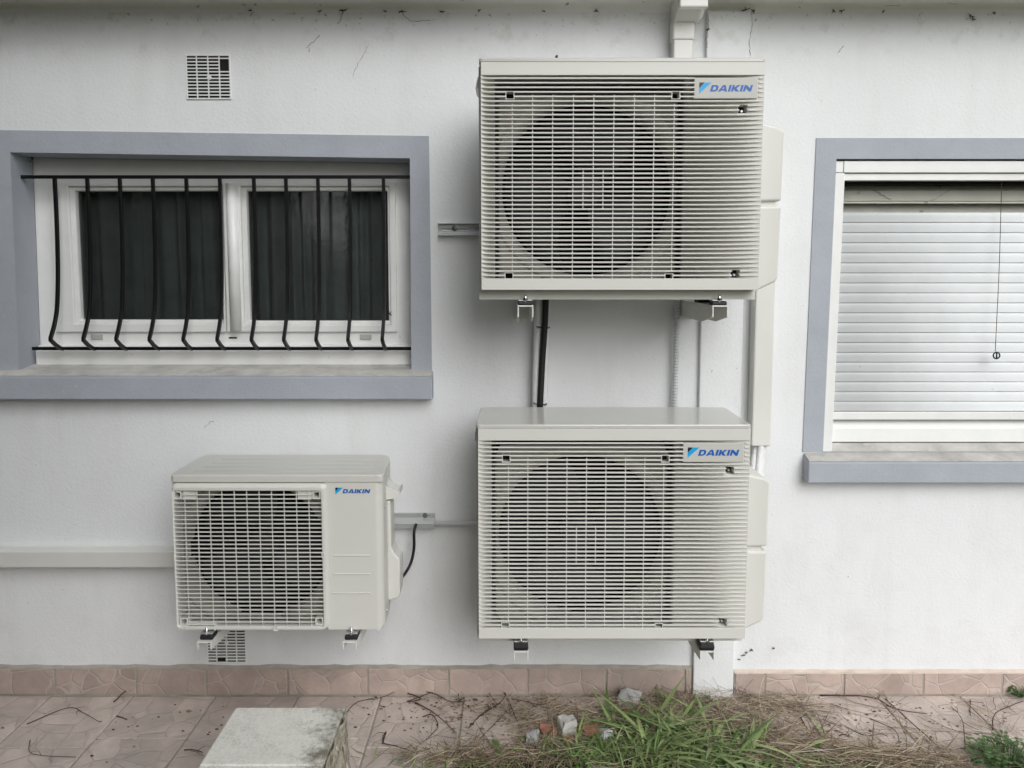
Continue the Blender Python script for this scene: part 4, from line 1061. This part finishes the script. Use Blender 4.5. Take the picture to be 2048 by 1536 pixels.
# odd bit of putty sticking up behind the upper unit
x, z = at(1112, 112, -.12)
o = MB().tube([(x, -.12, z - .05), (x + .002, -.12, z), (x + .006, -.121, z + .003)], [.006, .005, .0025], 7).build('cable_end', 'tube_black')
tag(o, 'tiny black cable end peeping over the top of the upper unit', 'cable')

# ================================================================== STONE BENCH
HB = .30
ax, ay = onz(471, 1414, HB); bx2, by2 = onz(691, 1413, HB)
bench = thing('stone_bench', 'low pale terrazzo block with a mossy right edge, in front of the small unit', 'bench', ((ax + bx2) / 2, ay - .4, 0))
yj = onz(560, 1531, HB)[1]
for y0_, y1_ in ((yj + .002, ay), (yj - .33, yj - .002), (yj - .66, yj - .334)):
    MB().box(ax, bx2 - .0, y0_, y1_, HB - .05, HB).build('slab', 'terrazzo', bench, .006, 2)
mb = MB(); N = 26
def rough_side():
    random.seed(3); rows = []
    L = ay - (yj - .66)
    for j in range(9):
        z = (HB - .006) * j / 8
        rows.append([(bx2 + .004 + .012 * noise.noise(Vector((i * .55, j * .8, 2))) + .012 * (1 - j / 8), ay - .001 - L * i / 60, z) for i in range(61)])
    return rows
rw_ = rough_side()
mb.loft(rw_, cap=False, closed=False)
mb.build('rough_face', 'terrazzo_rough', bench)
MB().box(ax + .012, bx2 - .002, yj - .65, ay - .006, 0, HB - .051).build('plinth', 'terrazzo_rough', bench, .004)

# ================================================================== RUBBLE
def rock(name, px, py, size, m, label, cat, seed, z=0.0, flat=.7, rot=0, grp=None):
    random.seed(seed); x, y = onz(px, py, z + size * .25)
    bm = bmesh.new(); bmesh.ops.create_cube(bm, size=1)
    bmesh.ops.subdivide_edges(bm, edges=bm.edges[:], cuts=2, use_grid_fill=True)
    for v in bm.verts:
        d = noise.noise_vector(v.co * 1.7 + Vector((seed * 3.1, 0, 0))) * .22
        v.co = Vector((v.co.x * 1.1, v.co.y * .8, v.co.z * flat)) + Vector((d.x, d.y, d.z * .7))
        if v.co.x + v.co.y * .6 + v.co.z > .75: v.co *= .82
    bmesh.ops.rotate(bm, verts=bm.verts, cent=(0, 0, 0), matrix=Matrix.Rotation(rot, 3, 'Z') @ Matrix.Rotation(random.uniform(-.25, .25), 3, 'X'))
    zmin = min(v.co.z for v in bm.verts)
    for v in bm.verts: v.co = (v.co - Vector((0, 0, zmin))) * size
    me = bpy.data.meshes.new(name); bm.to_mesh(me); bm.free(); me.materials.append(MATS[m])
    o = bpy.data.objects.new(name, me); COL.objects.link(o); o.location = (x, y, z)
    return tag(o, label, cat, grp)
# broken concrete lump with clean cut faces
x, y = onz(1258, 1408, .0)
lump = MB()
pts = [(-.050, -.020, 0), (.022, -.058, 0), (.052, .012, 0), (-.02, .04, 0), (-.054, -.022, .040), (.020, -.060, .046), (.056, .012, .058), (-.022, .042, .060), (-.01, .0, .088), (-.035, .01, .07)]
lump.add([(x + a * .95, y + b_ * .8, c * .78) for a, b_, c in pts], [(0, 1, 5, 4), (1, 2, 6, 5), (2, 3, 7, 6), (3, 0, 4, 9, 7), (4, 5, 8, 9), (5, 6, 8), (6, 7, 8), (7, 9, 8), (0, 3, 2, 1)])
o = lump.build('concrete_lump', 'concrete', None, .002); tag(o, 'broken grey concrete lump with a flat cut face, at the foot of the wall', 'rubble', 'rubble lying in the grass')
rock('stone', 1135, 1462, .055, 'concrete_pale', 'pale upright stone chip standing behind the clover leaves', 'stone', 5, .012, 1.1, .4, 'rubble lying in the grass')
rock('stone', 1066, 1480, .042, 'concrete', 'grey stone chip just above the round clover leaves', 'stone', 8, .008, .9, 1.2, 'rubble lying in the grass')
rock('brick_piece', 1096, 1460, .05, 'brick_red', 'broken red brick piece left of the pale stone chip', 'brick', 12, .004, .5, .2, 'rubble lying in the grass')
rock('brick_piece', 1188, 1464, .06, 'brick_red', 'largest broken red brick piece, right of the pale stone chip', 'brick', 14, .006, .5, -.3, 'rubble lying in the grass')
rock('brick_piece', 1252, 1424, .025, 'brick_red', 'tiny red brick crumb just below the concrete lump', 'brick', 17, 0, .6, .3, 'rubble lying in the grass')
rock('brick_piece', 1138, 1482, .03, 'brick_red', 'small red brick crumb under the pale stone chip', 'brick', 18, .004, .6, .9, 'rubble lying in the grass')
rock('stone', 1212, 1474, .038, 'concrete', 'dull grey stone at the right end of the largest brick piece', 'stone', 21, .012, .9, .5, 'rubble lying in the grass')

# ================================================================== VEGETATION
random.seed(21)
def gp(px, py): return onz(px, py, 0)
def blade(mb, x, y, z, L, a, el, wd, droop, seg=5, mi=0, fold=.3):
    d = Vector((math.cos(a), math.sin(a), 0)); s_ = Vector((-d.y, d.x, 0)); p = Vector((x, y, z)); e = el; vs = []; fs = []
    for i in range(seg + 1):
        t = i / seg; ww = wd * (min(1, .45 + t * 2) if t < .4 else 1 - (t - .4) / .6) * .5 + .0002
        vs += [tuple(p - s_ * ww), tuple(p + s_ * ww)]
        p = p + (d * math.cos(e) + Vector((0, 0, math.sin(e)))) * (L / seg); e -= droop / seg
        if p.z < .004: p.z = .004 + random.uniform(0, .003); e = max(e, 0)
    for i in range(seg): fs.append((2 * i, 2 * i + 1, 2 * i + 3, 2 * i + 2))
    mb.add(vs, fs, mi, True)
def stalk(mb, x, y, z, L, a, el, r, bend, seg=4, mi=0):
    p = Vector((x, y, z)); pth = [p.copy()]; e = el
    for i in range(seg):
        p = p + Vector((math.cos(a) * math.cos(e), math.sin(a) * math.cos(e), math.sin(e))) * (L / seg)
        a += random.uniform(-bend, bend); e += random.uniform(-bend, bend) * .4
        p.z = max(p.z, .003); pth.append(p.copy())
    mb.tube(pth, [r * (1 - .5 * i / seg) for i in range(seg + 1)], 4, mi, cap=False)
def inside(px, py, areas):
    return any(((px - cx) / rx) ** 2 + ((py - cy) / ry) ** 2 < 1 for cx, cy, rx, ry in areas)
# soft mound under the weeds
def mound(name, areas, m, h, label):
    mb = MB(); nx, ny = 110, 40; X0, X1, Y0, Y1 = -.45, 2.1, -1.25, -.05; vs = []; fs = []; hh = []
    for j in range(ny + 1):
        for i in range(nx + 1):
            x = X0 + (X1 - X0) * i / nx; y = Y0 + (Y1 - Y0) * j / ny
            k = max([max(0, 1 - ((x - cx) / rx) ** 2 - ((y - cy) / ry) ** 2) for cx, cy, rx, ry in areas] + [0])
            z = h * min(1, k * 2.5) * (.5 + .6 * noise.noise(Vector((x * 14, y * 14, 0)))) if k > 0 else -.02
            vs.append((x, y, z)); hh.append(z)
    for j in range(ny):
        for i in range(nx):
            f = (j * (nx + 1) + i, j * (nx + 1) + i + 1, (j + 1) * (nx + 1) + i + 1, (j + 1) * (nx + 1) + i)
            if max(hh[k] for k in f) > 0: fs.append(f)
    mb.add(vs, fs, 0, True)
    o = mb.build(name, m); tag(o, label, 'soil', kind='stuff'); return o
SOIL = [(.20, -.72, .62, .34), (.62, -.65, .45, .36), (1.45, -.78, .75, .20), (1.85, -.62, .2, .2)]
mound('soil', SOIL, 'soil', .02, 'dark crumbly soil and rotted cuttings under the weeds')
# cut straw and dead stems
straw = MB()
def scatter_straw(cx, cy, rx, ry, n, Lr, zr, ang=None):
    k = 0
    while k < n:
        u, v = random.gauss(0, .5), random.gauss(0, .5)
        if u * u + v * v > 1.3: continue
        x, y = gp(cx + u * rx, cy + v * ry)
        if y > -.03: continue
        a = random.uniform(0, 6.28) if ang is None else random.gauss(ang, .5) + random.choice((0, math.pi))
        stalk(straw, x, y, random.uniform(.003, zr), random.uniform(*Lr), a, random.gauss(.05, .12), random.uniform(.0005, .0015), .34); k += 1
scatter_straw(1180, 1455, 170, 55, 420, (.05, .22), .03)
scatter_straw(1420, 1450, 180, 58, 620, (.05, .26), .035)
scatter_straw(1560, 1415, 90, 25, 130, (.05, .25), .02, -.4)
scatter_straw(1330, 1405, 140, 18, 110, (.05, .2), .02, .2)
scatter_straw(1620, 1508, 150, 28, 380, (.06, .26), .03, -.3)
scatter_straw(1820, 1530, 170, 18, 300, (.06, .24), .03)
scatter_straw(1800, 1460, 120, 55, 46, (.08, .3), .012, -.7)
scatter_straw(1000, 1515, 200, 26, 430, (.04, .18), .03)
scatter_straw(1350, 1520, 330, 30, 150, (.05, .2), .04)
scatter_straw(1980, 1450, 70, 70, 60, (.06, .22), .02)
scatter_straw(1060, 1425, 110, 40, 170, (.02, .09), .015)
scatter_straw(940, 1415, 120, 35, 60, (.02, .08), .01)
tag(straw.build('dry_straw', 'dry_straw'), 'brown cut straw and dead stems strewn along the foot of the wall', 'straw', kind='stuff')
# crumbs of plaster, bark and leaves
cr = MB()
for cx, cy, rx, ry, n in ((930, 1420, 190, 50, 240), (1180, 1440, 200, 50, 320), (1450, 1440, 200, 60, 420), (1800, 1440, 250, 70, 170), (420, 1450, 420, 70, 60), (1440, 1400, 120, 14, 80)):
    for _ in range(n):
        px, py = cx + random.gauss(0, .5) * rx, cy + random.gauss(0, .5) * ry
        x, y = gp(px, py)
        if y > -.02 or (ax - .02 < x < bx2 + .02 and y < ay + .02): continue
        s_ = random.uniform(.0012, .005) * (1.6 if random.random() < .06 else 1); a = random.uniform(0, 6.28)
        mb2 = [(x + s_ * 1.6 * math.cos(a + t) * k, y + s_ * math.sin(a + t) * k, z) for k, z in ((1, .0005), (.6, s_ * .8)) for t in (0, 1.3, 2.7, 4.3)]
        cr.add(mb2, [(0, 1, 5, 4), (1, 2, 6, 5), (2, 3, 7, 6), (3, 0, 4, 7), (4, 5, 6, 7)])
tag(cr.build('debris', 'debris_mix'), 'small crumbs of plaster and bark scattered over the paving', 'debris', kind='stuff')
# green grass
gr_ = MB()
def scatter_grass(cx, cy, rx, ry, n, Lr, wr, el=(.2, 1.1), droop=(.6, 2.0), ang=None, z=.012):
    for _ in range(n):
        u, v = random.gauss(0, .5), random.gauss(0, .5)
        x, y = gp(cx + u * rx, cy + v * ry)
        if y > -.05: continue
        a = random.uniform(0, 6.28) if ang is None else random.gauss(ang, .6)
        blade(gr_, x, y, random.uniform(.004, z), random.uniform(*Lr), a, random.uniform(*el), random.uniform(*wr), random.uniform(*droop))
scatter_grass(1330, 1508, 170, 36, 420, (.06, .18), (.003, .008))
scatter_grass(1320, 1480, 110, 38, 150, (.12, .28), (.008, .017), (.0, .5), (.2, 1.0), z=.03)
scatter_grass(1420, 1515, 150, 22, 130, (.10, .26), (.009, .018), (.0, .45), (.2, .9), z=.03)
scatter_grass(1200, 1525, 120, 22, 300, (.04, .13), (.002, .005))
scatter_grass(1520, 1532, 130, 16, 150, (.06, .2), (.006, .014), (.0, .5))
scatter_grass(960, 1532, 150, 16, 170, (.03, .11), (.002, .006), (.0, .5))
scatter_grass(1700, 1536, 160, 8, 80, (.05, .16), (.002, .005), (.0, .5))
scatter_grass(1580, 1395, 60, 10, 40, (.02, .06), (.002, .004))
scatter_grass(1330, 1405, 60, 14, 26, (.06, .16), (.003, .006), (.1, .9))
tag(gr_.build('grass', 'green_grass'), 'green couch grass sprouting through the straw below the lower large unit', 'grass', kind='stuff')
gr_ = MB()
scatter_grass(1290, 1475, 220, 46, 280, (.05, .17), (.002, .006), (-.1, .3), (-.1, .5), z=.03)
scatter_grass(1500, 1500, 200, 40, 300, (.05, .18), (.002, .006), (-.1, .3), (-.1, .5), z=.025)
scatter_grass(1000, 1520, 190, 24, 220, (.03, .12), (.002, .005), (-.1, .3), (-.1, .5), z=.02)
scatter_grass(1780, 1522, 200, 22, 160, (.05, .16), (.002, .005), (-.1, .3), (-.1, .5), z=.02)
tag(gr_.build('dead_grass', 'dead_blade'), 'flattened brown dead grass blades lying among the straw', 'grass', kind='stuff')
# small leafy weeds
def leaf(mb, p, a, tilt, L, W, mi=0):
    d = Vector((math.cos(a) * math.cos(tilt), math.sin(a) * math.cos(tilt), math.sin(tilt))); s_ = Vector((-math.sin(a), math.cos(a), 0)); up = d.cross(s_) * -1
    o = []; prof = ((0, .05), (.18, .62), (.42, 1), (.68, .86), (.88, .45), (1, .03))
    vs = []
    for t, w_ in prof:
        c = p + d * L * t - Vector((0, 0, .25 * L * t * t))
        vs += [tuple(c - s_ * W * w_ + up * W * .18 * w_), tuple(c), tuple(c + s_ * W * w_ + up * W * .18 * w_)]
    fs = []
    for i in range(len(prof) - 1):
        fs += [(3 * i, 3 * i + 1, 3 * i + 4, 3 * i + 3), (3 * i + 1, 3 * i + 2, 3 * i + 5, 3 * i + 4)]
    mb.add(vs, fs, mi, True)
def leafy(name, label, px, py, n, rad, L, W, hmax, m='leaf_green', grp=None):
    x, y = gp(px, py); t = thing(name, label, 'plant', (x, y, 0), grp)
    mb, st = MB(), MB()
    for _ in range(n):
        a = random.uniform(0, 6.28); r_ = rad * math.sqrt(random.random()); h = hmax * random.uniform(.4, 1) * (1 - .4 * r_ / rad)
        p = Vector((x + r_ * math.cos(a), y + r_ * math.sin(a), h))
        st.tube([(x + r_ * .3 * math.cos(a), y + r_ * .3 * math.sin(a), 0), ((x + p.x) / 2 + r_ * .2 * math.cos(a), (y + p.y) / 2 + r_ * .2 * math.sin(a), h * .7), tuple(p)], .0008, 4, cap=False)
        leaf(mb, p, a + random.uniform(-.8, .8), random.uniform(-.2, .7), L * random.uniform(.7, 1.15), W * random.uniform(.7, 1.15))
    mb.build('leaves', m, t); st.build('stems', m, t)
leafy('weed', 'broad round-leaved weed growing at the left end of the grass', 1012, 1505, 7, .035, .036, .017, .045)
leafy('weed', 'pair of glossy dark leaves beside the round-leaved weed', 1048, 1498, 4, .025, .03, .013, .035, 'green_grass')
leafy('weed', 'bushy small-leaved weed filling the lower right corner', 2020, 1535, 230, .13, .021, .008, .09, 'weed_leaf')
leafy('weed', 'low green weed sprig just left of the bushy corner weed', 1975, 1505, 50, .06, .02, .007, .04, 'green_grass')
leafy('weed', 'green weed tuft against the tiles at the right edge', 2040, 1392, 70, .045, .018, .008, .065, 'weed_leaf')
leafy('weed', 'bright green sprouting tuft in front of the straw', 1180, 1530, 60, .06, .02, .006, .05, 'leaf_green')
# dry twigs lying on the paving, each a thing of its own
TW = [([(796, 1383), (842, 1405), (815, 1405), (872, 1390)], 2.6), ([(796, 1383), (858, 1392), (905, 1406), (930, 1404)], 2.2), ([(830, 1407), (870, 1436), (912, 1468)], 2.6),
      ([(845, 1436), (864, 1438), (876, 1456), (852, 1488)], 2.2), ([(765, 1490), (772, 1472), (766, 1488), (800, 1503), (835, 1510)], 2.6), ([(1000, 1408), (960, 1440), (936, 1460)], 3.2),
      ([(1003, 1388), (1012, 1398), (995, 1410), (978, 1394)], 2.2), ([(918, 1390), (920, 1408), (950, 1428)], 1.6), ([(1012, 1400), (1040, 1408), (1085, 1412), (1120, 1400)], 1.6),
      ([(1020, 1410), (1030, 1440), (1045, 1462)], 2), ([(960, 1480), (985, 1460), (1000, 1440), (1020, 1425)], 1.8), ([(53, 1451), (135, 1424), (165, 1427), (200, 1452)], 2.0),
      ([(228, 1406), (250, 1392), (268, 1388)], 2.6), ([(234, 1434), (254, 1441)], 2.4), ([(60, 1482), (66, 1517), (152, 1517)], 1.6), ([(368, 1503), (385, 1508), (405, 1507)], 2.2),
      ([(690, 1432), (715, 1412), (760, 1398), (790, 1392)], 1.8), ([(1940, 1402), (1941, 1434)], 2.0), ([(1985, 1462), (1992, 1434), (2046, 1404)], 2.4), ([(1770, 1400), (1830, 1460), (1880, 1500)], 2.4),
      ([(1600, 1435), (1614, 1460)], 3.0), ([(1677, 1473), (1690, 1478), (1706, 1477)], 2.4), ([(1640, 1393), (1740, 1402), (1790, 1420), (1852, 1436)], 2.4), ([(1660, 1410), (1695, 1421)], 2.6),
      ([(1930, 1500), (1925, 1450), (1902, 1415)], 1.8), ([(1740, 1440), (1790, 1470), (1800, 1500)], 1.8), ([(1690, 1456), (1730, 1480), (1760, 1470), (1775, 1482)], 1.8)]
TWL = ['twig folded like an arrowhead right under the skirting tiles beside the block', 'long twig running from the arrowhead twig towards the straw', 'straight twig slanting down from the arrowhead twig',
       'hooked twig in the middle of the bare paving right of the block', 'kinked twig at the left tip of the straw, lowest of its neighbours', 'thickest straight twig slanting through the brown root tangle',
       'short crooked twig touching the skirting tiles above the root tangle', 'thin wavy twig left of the thickest straight twig', 'thin bowed twig from the root tangle to the concrete lump',
       'short twig under the bowed twig in the root tangle', 'curved twig between the straw tip and the root tangle', 'long bent twig on the paving at the far left',
       'short twig against the skirting tiles left of the block', 'tiny twig lying across a paving joint left of the block', 'L-shaped twig in the lower left corner', 'tiny curved twig close to the left side of the block',
       'arched twig starting at the right corner of the block', 'short upright-looking twig on the right paving by a joint', 'bent twig in front of the weed tuft at the right edge', 'long dark twig slanting down the right paving',
       'short thick twig alone on the pale right paving', 'tiny hooked twig below the short thick twig', 'long low twig along the skirting tiles right of the pilaster', 'short twig just under the long low twig',
       'forked thin twig near the bushy corner weed', 'thin twig crossing the long dark slanting twig', 'wavy twig lying above the straw on the right paving']
random.seed(33)
for k, (pts, wpx) in enumerate(TW):
    P = [gp(*p) for p in pts]; h0 = .004
    x0_, y0_ = P[0]
    path = smooth_path([(x, y, h0 + (.012 * (i % 2) if len(P) > 2 else 0) + .001) for i, (x, y) in enumerate(P)], 4)
    path = [p + Vector((random.uniform(-.0015, .0015), random.uniform(-.0015, .0015), 0)) for p in path]
    r0 = wpx / 560 / 2
    mb = MB().tube(path, [r0 * (1.1 - .5 * i / len(path)) for i in range(len(path))], 6)
    if len(path) > 6:
        for _ in range(random.choice((1, 2, 3))):
            i = random.randrange(2, len(path) - 2); q_ = path[i]; a = random.uniform(0, 6.28); L = random.uniform(.02, .06)
            mb.tube([q_, q_ + Vector((math.cos(a) * L * .5, math.sin(a) * L * .5, .006)), q_ + Vector((math.cos(a + .4) * L, math.sin(a + .4) * L, .003))], [r0 * .6, r0 * .5, r0 * .3], 4)
    o = mb.build('twig', 'twig_brown')
    tag(o, TWL[k], 'twig', 'dry twigs lying on the paving')

# ================================================================== UNSEEN HEDGES (added to shade the wall and shape the reflections)
random.seed(77)
def added_hedge(name, label, x0, x1, y0, y1, h, n, ls):
    t = thing(name, label, 'added_hedge', ((x0 + x1) / 2, (y0 + y1) / 2, 0)); mb = MB()
    for _ in range(n):
        side = random.random(); x, y, z = random.uniform(x0, x1), random.uniform(y0, y1), h * random.random() ** .8
        k = random.random()
        if k < .35: x = x1 + random.gauss(-.1, .12)
        elif k < .7: y = (y1 if random.random() < .5 else y0) + random.gauss(0, .12)
        elif k < .85: z = h + random.gauss(-.05, .15)
        a, b_ = random.uniform(0, 6.28), random.uniform(-1, 1); s_ = ls * random.uniform(.6, 1.3)
        u = Vector((math.cos(a), math.sin(a), b_ * .6)).normalized(); v = u.cross(Vector((.3, .2, 1))).normalized()
        p = Vector((x, y, max(z, .05)))
        mb.add([tuple(p - u * s_), tuple(p - v * s_ * .5), tuple(p + u * s_), tuple(p + v * s_ * .5)], [(0, 1, 2, 3)])
    mb.build('foliage', 'added_hedge_leaf', t)
    MB().box(x0 + .25, x1 - .25, y0 + .2, y1 - .2, 0, h - .25).build('stems', 'added_hedge_leaf', t)
added_hedge('added_hedge', 'unseen evergreen screen added on the left to shade the wall', -4.4, -2.3, -6.0, -.8, 4.2, 9000, .08)
added_hedge('added_hedge', 'unseen tall greenery added behind the viewer to darken the left', -8.0, -3.0, -6.6, -5.2, 7.2, 9000, .13)
added_hedge('added_hedge', 'unseen low greenery added behind the viewer, leaving sky for the reflections', -2.95, -2.15, -6.4, -5.3, 2.0, 2500, .07)
added_hedge('added_hedge', 'unseen tall shrubs added behind the viewer to block the sun', -2.1, .1, -6.6, -5.3, 6.6, 7000, .12)
